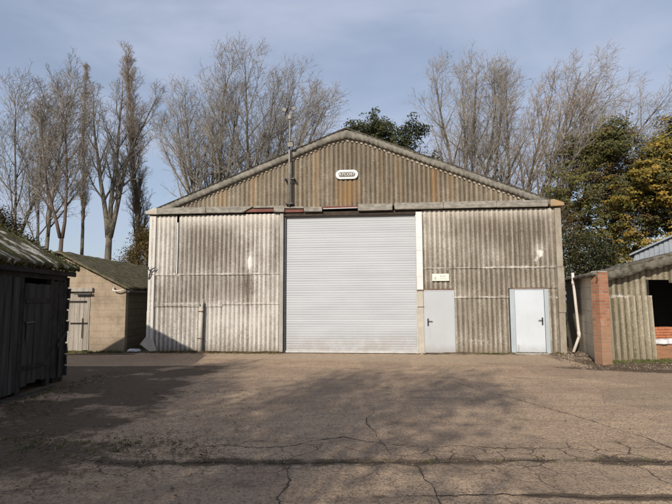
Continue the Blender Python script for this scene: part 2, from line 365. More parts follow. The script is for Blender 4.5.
# main cracks, narrow jagged soil-filled ribbons lying on the yard
CRK = [[(.56,7.8),(.53,7.45),(.42,7.2),(.40,6.9),(.47,6.55),(.49,6.25),(.53,5.95),(.58,5.5)],
       [(.53,5.95),(.30,6.05),(.1,6.25),(-.25,6.1),(-.5,5.9),(-.9,5.82),(-1.3,5.95),(-1.7,5.8),(-2.2,5.9)],
       [(.53,5.95),(.85,5.82),(1.1,5.78),(1.4,5.85),(1.9,5.72),(2.3,5.74)],
       [(.80,5.3),(.82,5.05),(.80,4.85),(.86,4.62),(.84,4.4),(.87,4.1),(.84,3.8),(.88,3.4)],
       [(2.65,9.2),(2.9,8.7),(3.1,8.1),(3.25,7.7),(3.42,7.2),(3.55,6.7),(3.7,6.2),(3.72,5.8),(3.9,5.3)],
       [(2.0,11.6),(2.25,10.9),(2.4,10.2),(2.65,9.2)],
       [(2.55,5.7),(2.9,5.35),(3.0,5.0),(2.95,4.75),(3.15,4.4),(3.3,4.15)],
       [(1.85,5.25),(1.9,4.95),(1.86,4.7),(1.95,4.45)],
       [(-.4,5.35),(-.5,5.1),(-.42,4.8),(-.5,4.4),(-.38,3.9)],
       [(-1.2,5.9),(-1.0,6.1),(-.7,6.05)],[(-2.2,5.9),(-2.0,5.6),(-1.9,5.35)]]
def build_cracks():
    b = MB()
    def ribbon(pts, w):
        P = []
        for i in range(len(pts)-1):
            a = Vector(pts[i]); c = Vector(pts[i+1]); m = max(2, int((c-a).length/.045))
            for k in range(m): P.append(a.lerp(c, k/m)+Vector((rnd.gauss(0, .009), rnd.gauss(0, .009))))
        P.append(Vector(pts[-1])); i0 = len(b.v)
        for i, p in enumerate(P):
            d = (P[min(i+1, len(P)-1)]-P[max(i-1, 0)]).normalized(); n = Vector((-d.y, d.x)); ww = w*rnd.uniform(.2, 1.2)*(.55+1.1*max(0, fn(p.x, p.y, 1.7, 81)+.35))*(1 if 2 < i < len(P)-3 else .4)
            for sgn in (-1, 1):
                q = p+n*(sgn*ww/2); b.v.append((q.x, q.y, gz(q.x, q.y)+.005))
        for i in range(len(P)-1): k = i0+2*i; b.f.append((k, k+1, k+3, k+2))
    for pts in CRK: ribbon(pts, .015)
    for jf, x0, x1 in ((j1, -2.6, 4.6), (j2, .6, 4.4)):
        ribbon([(x0+i*.2, jf(x0+i*.2)) for i in range(int((x1-x0)/.2))], .022)
    tag(b.build('ground_cracks', mat_simple('crack_soil', (.045, .033, .024), (.08, .06, .045), 20)), kind='structure')
build_cracks()

# ------------------------------------------------------------------ corrugated sheets
P0 = .146
LIME = [(-3.12, 2.86, .11, .27, 1), (-2.55, 3.3, .08, .5, .35), (5.88, 3.05, .14, .16, .9), (5.72, 2.8, .12, .12, .7), (-6.0, 2.1, .25, .3, .4), (-4.3, 2.0, .5, .07, .5), (-5.2, 1.2, .8, .25, .45), (-6.1, .9, .3, .3, .35), (4.0, .35, .8, .22, .55), (-2.9, .25, 1.0, .12, .4), (5.5, 2.3, .7, .12, .3), (-4.5, 1.46, .6, .05, .5)]
def stainfn(blobs, base=.5):
    def f(x, z):
        v = base + .25*fn(x, z, .7, 21)
        for (cx, cz, rx, rz, a) in blobs: v += a*math.exp(-((x-cx)/rx)**2-((z-cz)/rz)**2)
        return max(0., min(1., v))
    return f
def corr(b, x0, x1, z0, z1f, yoff=0., lean=.014, pitch=P0, amp=.020, st=None, rust=None, nz=None, sheet=7, ragged=.012, seed=0):
    """corrugated sheeting; z1f a number or a function of x. Rows lean out a little at the foot like lapped sheets"""
    if not b.a: b.a = {'stain': [], 'tone': [], 'rust': [], 'lime': []}
    top = z1f if callable(z1f) else (lambda x: z1f)
    n = max(2, int(round((x1-x0)/(pitch/8)))); hmax = max(top(x0), top(x1), top((x0+x1)/2))-z0
    m = nz or max(2, int(hmax/.12)); i0 = len(b.v); rr = random.Random(seed+int(x0*31)+int(z0*17))
    offs = {}
    for i in range(n+1):
        x = x0+(x1-x0)*i/n; k = math.floor(x/(pitch*sheet))
        if k not in offs: offs[k] = (rr.uniform(-.004, .004), rr.uniform(-ragged, ragged), rr.uniform(-.5, .5))
        oy, oz, tn = offs[k]; t = top(x)
        for j in range(m+1):
            q = j/m; z = (z0+oz)*(1-q)+t*q
            y = yoff - amp*math.sin(2*math.pi*x/pitch+math.pi) - lean*(1-q)+oy + .004*fn(x, z, 1.3, 5)
            b.v.append((x, y, z)); b.a['stain'].append(st(x, z) if st else .5); b.a['tone'].append(tn); b.a['rust'].append(rust(x, z) if rust else 0.); b.a['lime'].append(min(1., sum(a_*math.exp(-((x-cx)/rx)**2-((z-cz)/rz_)**2) for (cx, cz, rx, rz_, a_) in LIME)))
    for i in range(n):
        for j in range(m):
            a = i0+i*(m+1)+j; b.f.append((a, a+m+1, a+m+2, a+1))

# ------------------------------------------------------------------ the barn
barn = empty('barn', tuple(BO), BYAW, 'wide corrugated barn with low gable, roller shutter and two pale doors', 'barn')
stL = stainfn([(-4.2, 3.5, .9, .7, .5), (-5.0, 3.3, .6, .6, .25), (-2.25, 3.2, .25, .8, .45), (-3.2, 2.0, .25, .5, .5), (-4.4, 2.0, 1.6, .35, .32), (-2.7, 1.2, .9, 1.2, -.35),
               (-5.6, .6, .9, .5, -.05), (-3.8, .9, 1.2, .6, -.35), (-6.1, 3.4, .3, 1.2, -.25), (-3.12, 2.85, .1, .28, -1.2), (-2.6, 3.6, .3, .6, -.3), (-3.3, 3.9, .5, .4, -.3), (-4.4, 4.35, 3, .14, -.4)], .47)
stR = stainfn([(4.6, 3.8, 1.0, .5, .4), (5.4, 3.4, .8, .6, .2), (2.7, 3.6, .45, .8, -.4), (3.4, 3.3, .4, .5, -.15), (4.2, 2.2, .8, .4, .3), (3.6, 2.2, .4, .4, .2), (5.85, 3.2, .16, .3, -.9), (4.1, 1.1, .8, .5, .05), (4.1, .5, .9, .3, -.15), (6.2, 3.8, .2, .6, -.2), (4.4, 4.4, 3, .12, -.35), (2.7, 2.3, .5, .2, -.4)], .5)
b = MB()
corr(b, -6.30, -5.58, 2.47, 4.43, 0, st=stL); corr(b, -5.52, -2.14, 2.48, 4.43, .004, st=stL, seed=3)
corr(b, -6.30, -4.02, 1.46, 2.54, .016, st=stL); corr(b, -4.02, -2.14, 1.52, 2.54, .018, st=stL, seed=4)
corr(b, -6.30, -4.75, .04, 1.50, .034, st=stL); corr(b, -4.75, -2.14, .05, 1.56, .036, st=stL, seed=5)
b.build('left_cladding', M_wallL, barn, True)['label'] = 'pale streaked corrugated sheets left of the roller shutter'
b = MB()
corr(b, 2.34, 6.36, 2.60, 4.43, 0, st=stR); corr(b, 2.34, 3.28, 1.96, 2.66, .016, st=stR, ragged=.004); corr(b, 3.28, 4.90, 1.69, 2.66, .018, st=stR)
corr(b, 4.90, 6.36, 1.99, 2.66, .016, st=stR, ragged=.004); corr(b, 3.28, 4.90, .05, 1.74, .036, st=stR); corr(b, 6.05, 6.36, .05, 2.04, .036, st=stR)
b.build('right_cladding', M_wallR, barn, True)['label'] = 'brown streaked corrugated sheets around the two doors'
def inner(x):  # under edge of the verge boards
    return 6.90-.397*abs(x) - (.10*max(0, 1-abs(x)/.55))
b = MB()
rust = lambda x, z: .6*max(0, 1-abs(x-.02)/.42)**.3*(1 if 4.7 < z < 5.42 and abs(x-.02) < .42 else 0)+.5*math.exp(-((x+3.05)/.12)**2)+.55*math.exp(-((x-2.75)/.12)**2)+.4*math.exp(-((x+1.0)/.1)**2)+.5*math.exp(-((x+4.1)/.15)**2)
corr(b, -5.75, 5.75, 4.60, lambda x: inner(x)+.06, -.01, lean=.0, rust=rust, st=stainfn([(0, 6.2, .8, .5, .25), (-3.9, 5.0, .8, .5, -.25), (4.2, 5.2, 1.2, .4, -.1), (2, 5.6, 1.5, .8, .2)], .5), nz=22, seed=9)
b.build('gable_cladding', M_gable, barn, True)
# pale ribbon paints the sunlit ragged edge along the head of the gable sheets
b = MB(); nn = 480
for i in range(nn+1):
    x = -5.6+11.2*i/nn; lo = inner(x)-.05-.022*math.sin(2*math.pi*x/P0)-.02*fn(x, 0, 3, 71); b.v += [(x, -.037, lo), (x, -.037, inner(x)+.03)]
b.f = [(2*i, 2*i+2, 2*i+3, 2*i+1) for i in range(nn)]
b.build('sunlit_edge', mat_simple('mortar', (.44, .39, .32), (.25, .21, .165), 3, .9, c3=(.2, .17, .13)), barn)
# verge boards (two lapped halves, thick, lichen grey)
for sgn in (-1, 1):
    b = MB(); n = 6*45; ou = []; 
    for i in range(n+1):
        x = 6.58*i/n; ph = 2*math.pi*x/.146; rough = .012*fn(x*sgn, 0, 2.4, 31)
        zo = 7.12-.398*x-.05*max(0, 1-x/.3)+.014*math.sin(ph)+rough; zi = max(4.50, inner(x)+.015+.016*math.sin(ph+1)+.01*fn(x*sgn, 0, 3, 33)); yy = -.14+.010*math.sin(ph)
        b.v += [(sgn*x, yy, zi), (sgn*x, yy-.012, zi*.5+zo*.5), (sgn*x, yy+.02, zo), (sgn*x, .0, zo+.01), (sgn*x, -.02, zi)]
    for i in range(n):
        k = 5*i
        for q in range(5): b.f.append((k+q, k+5+q, k+5+(q+1) % 5, k+(q+1) % 5) if sgn < 0 else (k+q, k+(q+1) % 5, k+5+(q+1) % 5, k+5+q))
    b.build('verge_board', M_verge, barn, True)
# roof, corrugated across both slopes (one mesh), sheets 20 m deep
b = MB(); n = 400; L = 22.
for sgn in (-1, 1):
    i0 = len(b.v)
    for i in range(n+1):
        y = -.14+L*i/n*1.0
        for (x, z) in ((0, 7.15), (6.62, 7.15-.398*6.62)):
            b.v.append((sgn*x, y, z+.022*math.sin(y*2*math.pi/.22)))
    for i in range(n):
        k = i0+2*i; b.f.append((k, k+1, k+3, k+2))
b.build('roof', M_roof, barn)
b = MB(); b.tube([(0, .05, 7.10), (0, L-.2, 7.14)], .075, 10); b.build('ridge_cap', M_roof, barn)
# side and back walls, corrugated; near-black backing paints in the shade behind gaps
b = MB()
for x in (-6.42, 6.42):
    for i in range(int(21.5/.146)*4):
        y0 = .02+i*.0365; y1 = y0+.0365; s0 = .02*math.sin(y0*43); s1 = .02*math.sin(y1*43)
        b.quad((x+s0, y0, 0), (x+s1, y1, 0), (x+s1, y1, 4.5), (x+s0, y0, 4.5))
b.prism([(-6.42, 0), (6.42, 0), (6.42, 4.5), (0, 7.1), (-6.42, 4.5)], 21.6, 21.7)
b.build('side_walls', M_roof, barn)
b = MB(); b.box(-6.3, -2.0, .10, .14, 0.02, 4.5); b.box(2.2, 6.3, .10, .14, 0.02, 4.5); b.box(-5.7, 5.7, .30, .34, 4.4, 4.95); b.box(-2.0, 2.2, .45, .5, 0, 4.5)
b.build('shade_backing', M_dark, barn)
# corner pieces
b = MB()
b.box(-6.50, -6.28, -.055, .10, 2.50, 4.42); b.box(-6.495, -6.285, -.045, .10, 1.30, 2.49); b.box(-6.50, -6.28, -.05, .10, .32, 1.32)
b.build('corner_piece', M_wallL, barn, bevel=.01)
b = MB(); M4 = Matrix.Translation((-6.42, -.06, .30)) @ Matrix.Rotation(R(-38), 4, 'Y') @ Matrix.Rotation(R(-14), 4, 'Z')
b.v = [(-6.50, -.06, .50), (-6.26, -.06, .42), (-6.12, -.075, .05), (-6.32, -.10, .03), (-6.66, -.12, .27)]
b.v += [(x, y+.02, z) for x, y, z in b.v]; b.f = [(4, 3, 2, 1, 0), (5, 6, 7, 8, 9)]+[(i, (i+1) % 5, (i+1) % 5+5, i+5) for i in range(5)]
b.build('bent_corner_sheet', M_beige, barn)
b = MB(); b.box(6.34, 6.52, -.06, .10, 2.62, 4.42); b.box(6.34, 6.54, -.065, .10, 1.26, 2.61); b.box(6.34, 6.52, -.055, .10, .02, 1.25)
b.build('corner_piece', mat_simple('brown_corner', (.34, .30, .245), (.23, .195, .15), 4, .92, .15, (1, 1, .4), .006, c3=(.12, .1, .075)), barn, bevel=.01)
# pale stripe beside the open lap
b = MB(); b.box(-5.565, -5.535, -.02, .0, 2.52, 4.2); b.build('flashing_strip', M_white, barn)
# gutter / fascia band in broken lengths
b = MB()
for (x0, x1, za, zb, t) in ((-6.20, -4.57, 4.47, 4.67, 0), (-4.56, -3.35, 4.47, 4.665, .005), (-2.33, -1.99, 4.46, 4.66, 0), (-1.36, -.78, 4.45, 4.60, .01), (.36, 1.44, 4.45, 4.66, 0), (1.50, 3.0, 4.46, 4.665, .004), (3.01, 4.60, 4.46, 4.67, -.004), (4.61, 6.12, 4.46, 4.66, 0)):
    b.box(x0, x1, -.16+t, -.03, za, zb, .006)
b.v += [(-3.35, -.16, 4.47), (-3.35, -.16, 4.665), (-2.98, -.16, 4.665), (-3.35, -.04, 4.47), (-3.35, -.04, 4.665), (-2.98, -.04, 4.665)]; k = len(b.v)-6
b.f += [(k, k+2, k+1), (k+3, k+4, k+5), (k, k+3, k+5, k+2), (k+1, k+2, k+5, k+4), (k, k+1, k+4, k+3)]
b.box(-3.0, -2.33, -.155, -.03, 4.60, 4.67, .006); b.box(-2.0, -1.36, -.15, -.03, 4.565, 4.63, .008)
split(b, 'fascia', M_fascia, barn, bevel=.012)
b = MB(); b.box(-3.4, -2.30, -.10, -.035, 4.48, 4.59); b.box(-1.99, -1.38, -.09, -.035, 4.45, 4.55); b.box(-.77, .35, -.10, -.035, 4.54, 4.62); split(b, 'red_rail', M_red, barn, bevel=.008)
b = MB(); b.box(-2.05, 2.2, -.02, .05, 4.33, 4.46); b.build('shutter_lintel', M_darkbrown, barn, bevel=.006)  # lintel coloured dark to paint in the black gap under the gutter
b = MB(); b.tube([(-.75, -.11, 4.535), (.34, -.11, 4.545)], .012, 6); b.build('conduit', M_white, barn)
for sgn, mt in ((-1, M_fascia), (1, M_orangecap)):
    b = MB(); x0 = sgn*6.20; x1 = sgn*6.60
    pts = [(x0, 4.46), (x1, 4.47), (x1, 4.57), (sgn*6.3, 4.68), (x0, 4.66)]
    if sgn < 0: pts = pts[::-1]
    b.prism(pts, -.17, .3); o = b.build('eave_cap', M_orangecap if sgn > 0 else M_beige, barn, bevel=.02)
# roller shutter
def shutter():
    b = MB(); z = .05; x0, x1 = -1.97, 2.14; h = .076; k = 0
    prof = [(0, 0), (-.0045, .004), (-.006, .016), (-.0066, .038), (-.006, .060), (-.0045, .070), (0, .074), (.001, .076)]
    while z < 4.36:
        i0 = len(b.v); dy = rnd.uniform(-.002, .002); ti = rnd.uniform(-.05, .05)
        cols = 9
        for c in range(cols+1):
            x = x0+(x1-x0)*c/cols
            for (y, dz) in prof: b.v.append((x, .12+y+dy+ti*(dz-.038)+.006*fn(x, z, .6, 41)+.004*fn(x, z, 1.8, 43), z+dz))
        m = len(prof)
        for c in range(cols):
            for j in range(m-1): a = i0+c*m+j; b.f.append((a, a+m, a+m+1, a+1))
        z += h
    s = NT('galvanised_slats', .6, .4, .05)
    a = s.noise(1, 4, s.map((.6, 1, 3)), .5); v = s.noise(60, 3, s.map((1, 1, .3))); z_ = s.xyz()[2]
    c = s.mix(s.mr(a, .3, .7), (.36, .375, .40), (.42, .432, .452)); c = s.mix(s.ma('MULTIPLY', s.mr(v, .5, .8), .2), c, (.33, .33, .335))
    c = s.mix(s.ma('MULTIPLY', s.mr(z_, .0, .9, 1, 0), s.mr(s.noise(3, 6, None, .7), .3, .65, .1, .7)), c, (.27, .23, .19))
    wn = s.n('ShaderNodeTexWhiteNoise', noise_dimensions='1D'); s.put(wn.inputs['W'], s.ma('FLOOR', s.ma('DIVIDE', s.ma('SUBTRACT', z_, .05), .076)))
    c = s.mix(s.ma('MULTIPLY', wn.outputs['Value'], .22), c, (.28, .285, .295)); s.col(c)
    s.put(s.b.inputs['Roughness'], s.mr(a, .2, .8, .5, .68))
    o = b.build('roller_shutter', s.m, barn, True)
    for p in o.data.polygons: pass
    bb = MB(); bb.box(x0, x1, .07, .125, .015, .075); bb.build('bottom_rail', M_pole, o, bevel=.006)
    for xx in (x0-.05, x1-.005):
        g = MB(); g.box(xx, xx+.05, .04, .10, .01, 4.36); g.build('guide_rail', M_black if xx < 0 else M_pole, o, bevel=.004)  # left rail black, painting in the shadow of the jamb
    return o
shutter()
b = MB(); b.box(-2.15, -2.035, -.06, .10, .02, 4.43); b.build('door_jamb', M_grime, barn, bevel=.008)
b = MB()
for i in range(6):
    z0 = 1.96+i*.405; b.box(2.155, 2.345, -.07-.003*math.sin(i*2.1), -.035, z0, z0+.404, .001)
b.build('white_flashing', M_white, barn, bevel=.006)
b = MB(); b.box(2.165, 2.345, -.05, .09, .03, 1.42); b.box(2.17, 2.34, -.045, .09, 1.44, 1.93); b.build('door_post', M_beige, barn, bevel=.006)
b = MB(); b.box(2.14, 2.36, -.062, -.03, 1.925, 1.95); b.box(2.15, 2.36, -.058, -.03, 1.42, 1.44); split(b, 'joint_strip', M_brownsteel, barn)
# doors
b = MB(); b.box(2.38, 3.25, -.035, .01, .045, 1.915); d1 = b.build('door', M_door1, barn, bevel=.006); d1['label'] = 'plain light grey door with handle at left'
b = MB(); b.box(2.35, 2.38, -.03, .05, .02, 1.945); b.box(3.25, 3.28, -.03, .05, .02, 1.945); b.box(2.38, 3.25, -.028, .05, 1.92, 1.945); split(b, 'door_frame', M_door1, d1)
def handle(x, z, sgn, par):
    b = MB(); b.box(x-.022, x+.022, -.046, -.0355, z-.12, z+.11); b.tube([(x, -.045, z+.03), (x, -.09, z+.03), (x+sgn*.13, -.095, z+.028)], .011, 8); b.tube([(x, -.047, z-.06), (x, -.053, z-.06)], .014, 10)
    return b.build('handle', M_black, par, bevel=.002)
handle(2.47, .97, 1, d1)
b = MB(); b.box(5.07, 5.92, -.036, .005, .075, 1.935); d2 = b.build('door', M_door2, barn, bevel=.006); d2['label'] = 'plain white door with handle at right, in blue grey reveals'
b = MB()
b.box(4.92, 5.06, -.055, -.01, .04, 1.96); b.box(5.93, 6.05, -.055, -.01, .04, 1.96); b.box(5.06, 5.93, -.05, -.01, 1.94, 1.965); split(b, 'door_frame', M_frame2, d2, bevel=.004)
b = MB(); b.box(5.0, 5.98, -.16, .0, .0, .062); b.build('threshold', M_grime, d2, bevel=.01)
handle(5.85, 1.0, -1, d2)
b = MB(); b.tube([(5.13, -.04, .20), (5.13, -.052, .20)], .012, 8); b.box(5.12, 5.14, -.045, -.034, .12, .3); b.build('hinge', M_grime, d2)
# corrugated cut heads over the doors: dark strips painting in the shaded gaps
b = MB()
for (x0, x1, z) in ((2.36, 3.27, 1.945), (4.93, 6.03, 1.968)): b.box(x0, x1, -.028, -.01, z, z+.04)
split(b, 'head_gap_shade', M_brownsteel, barn)
# bracket on the left corner
b = MB(); b.tube([(-6.46, -.07, 2.35), (-6.40, -.12, 2.52), (-6.37, -.13, 2.62), (-6.28, -.14, 2.70), (-6.20, -.14, 2.72)], [.018, .02, .022, .02, .016], 6)
b.tube([(-6.38, -.13, 2.60), (-6.44, -.15, 2.68), (-6.43, -.16, 2.74)], .016, 6); b.build('gutter_bracket', M_black, barn)
# broken vent pipe in front of left cladding
p = empty('vent_pipe', W(-4.67, -.12, 0), BYAW, 'pale upright pipe with broken open top against the left corrugated wall', 'pipe')
b = MB(); b.tube([(0, 0, -.02), (.0, 0, .8), (.01, 0, 1.42)], .068, 14)
i0 = len(b.v); n = 14
for r_, zb in ((.068, 1.42), (.068, None), (.055, None), (.055, 1.42)):
    for j in range(n):
        a = 2*math.pi*j/n; zz = zb if zb else 1.62+.09*math.sin(a+2.4)+(.0 if j % 3 else .03) - (.22 if math.sin(a) < -.55 else 0)
        b.v.append((.01+r_*math.cos(a), r_*math.sin(a), zz))
for k in range(3):
    for j in range(n): a = i0+k*n+j; c = i0+k*n+(j+1) % n; b.f.append((a, c, c+n, a+n))
b.build('pipe', M_pipe, p, True)
b = MB(); b.tube([(.085, .02, -.02), (.09, .03, 1.60)], .012, 6); b.build('dark_gap', M_black, p)  # black line drawn in for the dark gap right of the pipe
b = MB(); b.box(-.085, .085, -.08, .06, 1.30, 1.33); b.box(-.085, .085, -.08, .06, .45, .48); split(b, 'clip', M_brownsteel, p, bevel=.004)

# maker's plaque on the gable
def text_mesh(body, size, mat, parent, loc, name='lettering', ext=.004):
    cu = bpy.data.curves.new('t', 'FONT'); cu.body = body; cu.size = size; cu.align_x = 'CENTER'; cu.align_y = 'CENTER'; cu.extrude = ext; cu.offset = size*.012
    to = bpy.data.objects.new('t', cu); C.objects.link(to); dg = bpy.context.evaluated_depsgraph_get(); me = bpy.data.meshes.new_from_object(to.evaluated_get(dg))
    bpy.data.objects.remove(to); o = bpy.data.objects.new(name, me); me.materials.clear(); me.materials.append(mat); C.objects.link(o); o.parent = parent; o.location = loc; o.rotation_euler = (R(90), 0, 0); return o
def stadium(w, h, n=12):
    r = h/2; c = w/2-r
    return [(c+r*math.cos(a), r*math.sin(a)) for a in [(-math.pi/2+math.pi*i/n) for i in range(n+1)]]+[(-c+r*math.cos(a), r*math.sin(a)) for a in [(math.pi/2+math.pi*i/n) for i in range(n+1)]]
sg = empty('plaque', W(.01, -.045, 5.635), BYAW, 'small oval cream maker plaque high in the middle of the gable', 'sign')
b = MB(); b.prism(stadium(.72, .30), -.035, 0); b.build('plate', M_white, sg, bevel=.01)
b = MB(); b.prism(stadium(.54, .155), -.039, -.0345); b.build('panel', mat_simple('plaque_field', (.10, .09, .07), (.14, .12, .09), 20), sg)
text_mesh('ATCOST', .135, M_white, sg, (0, -.043, 0))
# small notice over grey door
M_notice = mat_simple('notice_cream', (.72, .70, .60), (.66, .63, .52), 6, .6)
M_ink = mat_simple('faded_ink', (.34, .33, .30), (.40, .39, .36), 10)
sg = empty('notice', W(2.875, -.06, 2.335), BYAW, 'small faded cream notice with a triangle symbol, above the grey door', 'sign')
b = MB(); b.box(-.255, .255, -.012, 0, -.11, .11); b.build('board', M_notice, sg, bevel=.003)
b = MB(); b.prism([(-.21, -.06), (-.11, -.06), (-.16, .04)], -.015, -.0125); b.build('symbol', mat_simple('faded_green', (.36, .40, .34), (.42, .45, .38), 10), sg)
b = MB()
for (x0, x1, z, h) in ((-.02, .03, .035, .03), (.04, .07, .035, .03), (.08, .15, .035, .03), (-.02, .05, -.035, .016), (.06, .10, -.035, .016), (.11, .18, -.035, .016)): b.box(x0, x1, -.0145, -.0125, z-h/2, z+h/2)
split(b, 'printing', M_ink, sg)

# floodlight mast
p = empty('floodlight_mast', W(-1.82, -.22, 4.66), BYAW, 'slim pole with floodlights fixed to the gable and rising past the roof', 'light mast')
b = MB(); b.tube([(0, 0, -.02), (0, 0, 1.9), (0, 0, 1.92), (0.01, 0, 3.05)], [.032, .032, .02, .02], 12); b.build('pole', M_polegrey, p, True)
b = MB(); b.tube([(.075, .01, .05), (.07, .01, 1.75)], .011, 6); b.tube([(.055, .02, .05), (.05, .01, 1.0)], .009, 6); b.build('cable', M_black, p)
b = MB()
for z in (.85,): b.box(-.14, .15, -.03, .012, z-.018, z+.018); b.box(-.16, -.11, -.05, .18, z-.03, z+.03); b.box(.12, .17, -.05, .18, z-.03, z+.03)
b.box(-.12, .12, -.06, .20, .02, .07); split(b, 'bracket', M_black, p, bevel=.004)
def lamp(x, z, ang, w):
    M4 = Matrix.Translation((x, -.10, z)) @ Matrix.Rotation(ang, 4, 'Y') @ Matrix.Rotation(R(25), 4, 'X')
    b = MB(); b.box(-w, w, -.05, .06, -w*.8, w*.8, 0, M4); b.box(-w*1.1, w*1.1, -.065, -.05, -w*.9, w*.9, 0, M4); o = b.build('floodlight', M_black, p, bevel=.008)
    g = MB(); g.box(-w*.9, w*.9, -.070, -.066, -w*.7, w*.7, 0, M4); g.build('lens', M_grime, o)
lamp(-.13, 3.10, R(30), .075); lamp(.15, 3.13, R(-25), .075); lamp(.05, 1.95, 0, .10)
b = MB(); b.tube([(-.13, -.05, 3.02), (0, 0, 2.98), (.15, -.05, 3.04)], .014, 6); b.build('crossbar', M_pole, p)
b = MB(); b.box(-.05, .05, -.06, .02, 2.80, 2.93); b.build('junction_box', M_polegrey, p, bevel=.006)

# white downpipe at the right corner
p = empty('downpipe', (7.05, 15.15, 0), 0, 'pale downpipe kicking out at the foot in the gap right of the barn', 'pipe')
b = MB(); b.tube([(.12, 0, 2.45), (.12, 0, 2.2), (.13, 0, 2.1), (.22, 0, .62), (.21, 0, .52), (0.0, -.06, .08)], .042, 10); b.build('pipe', M_pvc, p, True)
b = MB(); b.tube([(.215, 0, .68), (.225, 0, .50)], .052, 10); b.tube([(.12, 0, 2.2), (.123, 0, 2.08)], .052, 10); split(b, 'socket', M_pvc, p, True)

# ------------------------------------------------------------------ left timber shed
SY0, SY1 = 3.4, 10.72; SX = -5.62
s_roof = NT('mossy_roof', .97, .08)
x_, y_, z_ = s_roof.xyz()[:3]
a_ = s_roof.noise(1, 5, s_roof.map((1.1, 4.5, 1)), .6); b_ = s_roof.noise(9, 6, None, .7); c_ = s_roof.noise(1.2, 4, s_roof.map((1, 1, 1), (4, 0, 0)))
mossc = s_roof.mix(s_roof.mr(b_, .35, .65), (.035, .038, .014), (.105, .10, .03))
mossc = s_roof.mix(s_roof.mr(c_, .4, .65), mossc, (.085, .07, .045))
bare = s_roof.mr(s_roof.ma('ADD', s_roof.ma('ADD', a_, s_roof.ma('MULTIPLY', s_roof.ma('SUBTRACT', b_, .5), .25)), s_roof.ma('MULTIPLY', s_roof.mr(x_, -1.9, -.2), s_roof.mr(y_, 4, 11, .0, .11))), .61, .67)
s_roof.col(s_roof.mix(bare, mossc, s_roof.mix(s_roof.mr(b_, .3, .7), (.50, .46, .385), (.27, .245, .20)))); s_roof.bump(s_roof.ma('SUBTRACT', b_, s_roof.ma('MULTIPLY', bare, .5)), .05, .9)
M_moss = s_roof.m
M_darkroof = mat_simple('mossy_dark_roof', (.05, .045, .03), (.19, .17, .135), 7, .97, .08, (1, 1, 1), .03, c3=(.30, .28, .24), det=8)
shed = empty('timber_shed', (-4.93, .03, 0), R(4.5), 'dark tarred timber shed with moss covered roof at the left edge of the yard', 'shed')
b = MB()                                                     # frame: plates, posts (dark)
b.box(-.06, .02, SY0, SY1, 2.08, 2.26)
for y in (3.5, 5.2, 6.9, 8.0, 8.9, 9.98, SY1-.16): b.box(-.07, .03, y, y+.13, 0, 2.1, .01)
b.box(-.08, .0, SY1-.40, SY1, .0, 2.1); b.build('frame', M_timber_d, shed, bevel=.008)
def boards(y0, y1, z0, z1, xo, par, name, mat, wid=.16, gap=.008, lab=None):
    b = MB(); y = y0
    while y < y1-.03:
        w = min(wid*rnd.uniform(.8, 1.15), y1-y); t = rnd.uniform(-.006, .006); zb = z0+rnd.uniform(0, .06)*(rnd.random() < .6)
        b.box(xo+t, xo+.025+t, y, y+w-gap, zb, z1-rnd.uniform(0, .015), .003); y += w
    o = b.build(name, mat, par, bevel=.003)
    if lab: o['label'] = lab
    return o
boards(SY0, 8.0, .05, 2.1, .0, shed, 'wall_boards', M_timber)
boards(8.12, 8.9, .06, 2.09, .0, shed, 'wall_boards', M_timber)
dr = boards(9.02, 9.98, .12, 1.98, .015, shed, 'door', M_timber, .19)
b = MB(); b.box(.042, .060, 9.05, 9.95, .42, .50, .004); b.box(.042, .060, 9.05, 9.95, 1.62, 1.70, .004); split(b, 'ledge', M_timber_d, dr, bevel=.003)
b = MB(); b.tube([(.06, 9.05, 1.26), (.07, 9.30, 1.27)], .022, 6); b.tube([(.06, 9.10, 1.26), (.055, 9.11, .95)], .014, 6); b.build('latch', M_black, dr)
boards(10.12, SY1, .1, 2.05, .01, shed, 'wall_boards', M_timber_d, .11)
b = MB()                                                     # ragged edge strips at the far corner
for i in range(9):
    z = .1+i*.23; b.box(.0, .05+rnd.uniform(0, .05), SY1-.03, SY1+rnd.uniform(.01, .05), z, z+.2, .012)
b.build('corner_board', M_timber_d, shed)
b = MB(); b.box(.05, .07, SY1-.42, SY1-.02, .85, .93, 0, Matrix.Rotation(0, 4, 'X')); b.v = [(x, y, z+(y-SY1+.2)*.7) for x, y, z in b.v]
b.box(.05, .075, SY1-.35, SY1-.25, .1, .9, .01); split(b, 'loose_plank', M_timber, shed)
b = MB(); b.prism([(-.12, 2.1), (-2.70, 2.1), (-2.70, 3.70)], SY0+.02, SY0+.06); b.prism([(-.1, 0), (-.1, 2.2), (-2.7, 3.7), (-5.3, 2.2), (-5.3, 0)], SY1-.06, SY1-.02); b.prism([(-.1, 0), (-.1, 2.2), (-2.7, 3.7), (-5.3, 2.2), (-5.3, 0)], SY0+.1, SY0+.14); b.box(-5.35, -5.3, SY0+.1, SY1, 0, 2.2)
b.build('gable_wall', M_timber_d, shed)
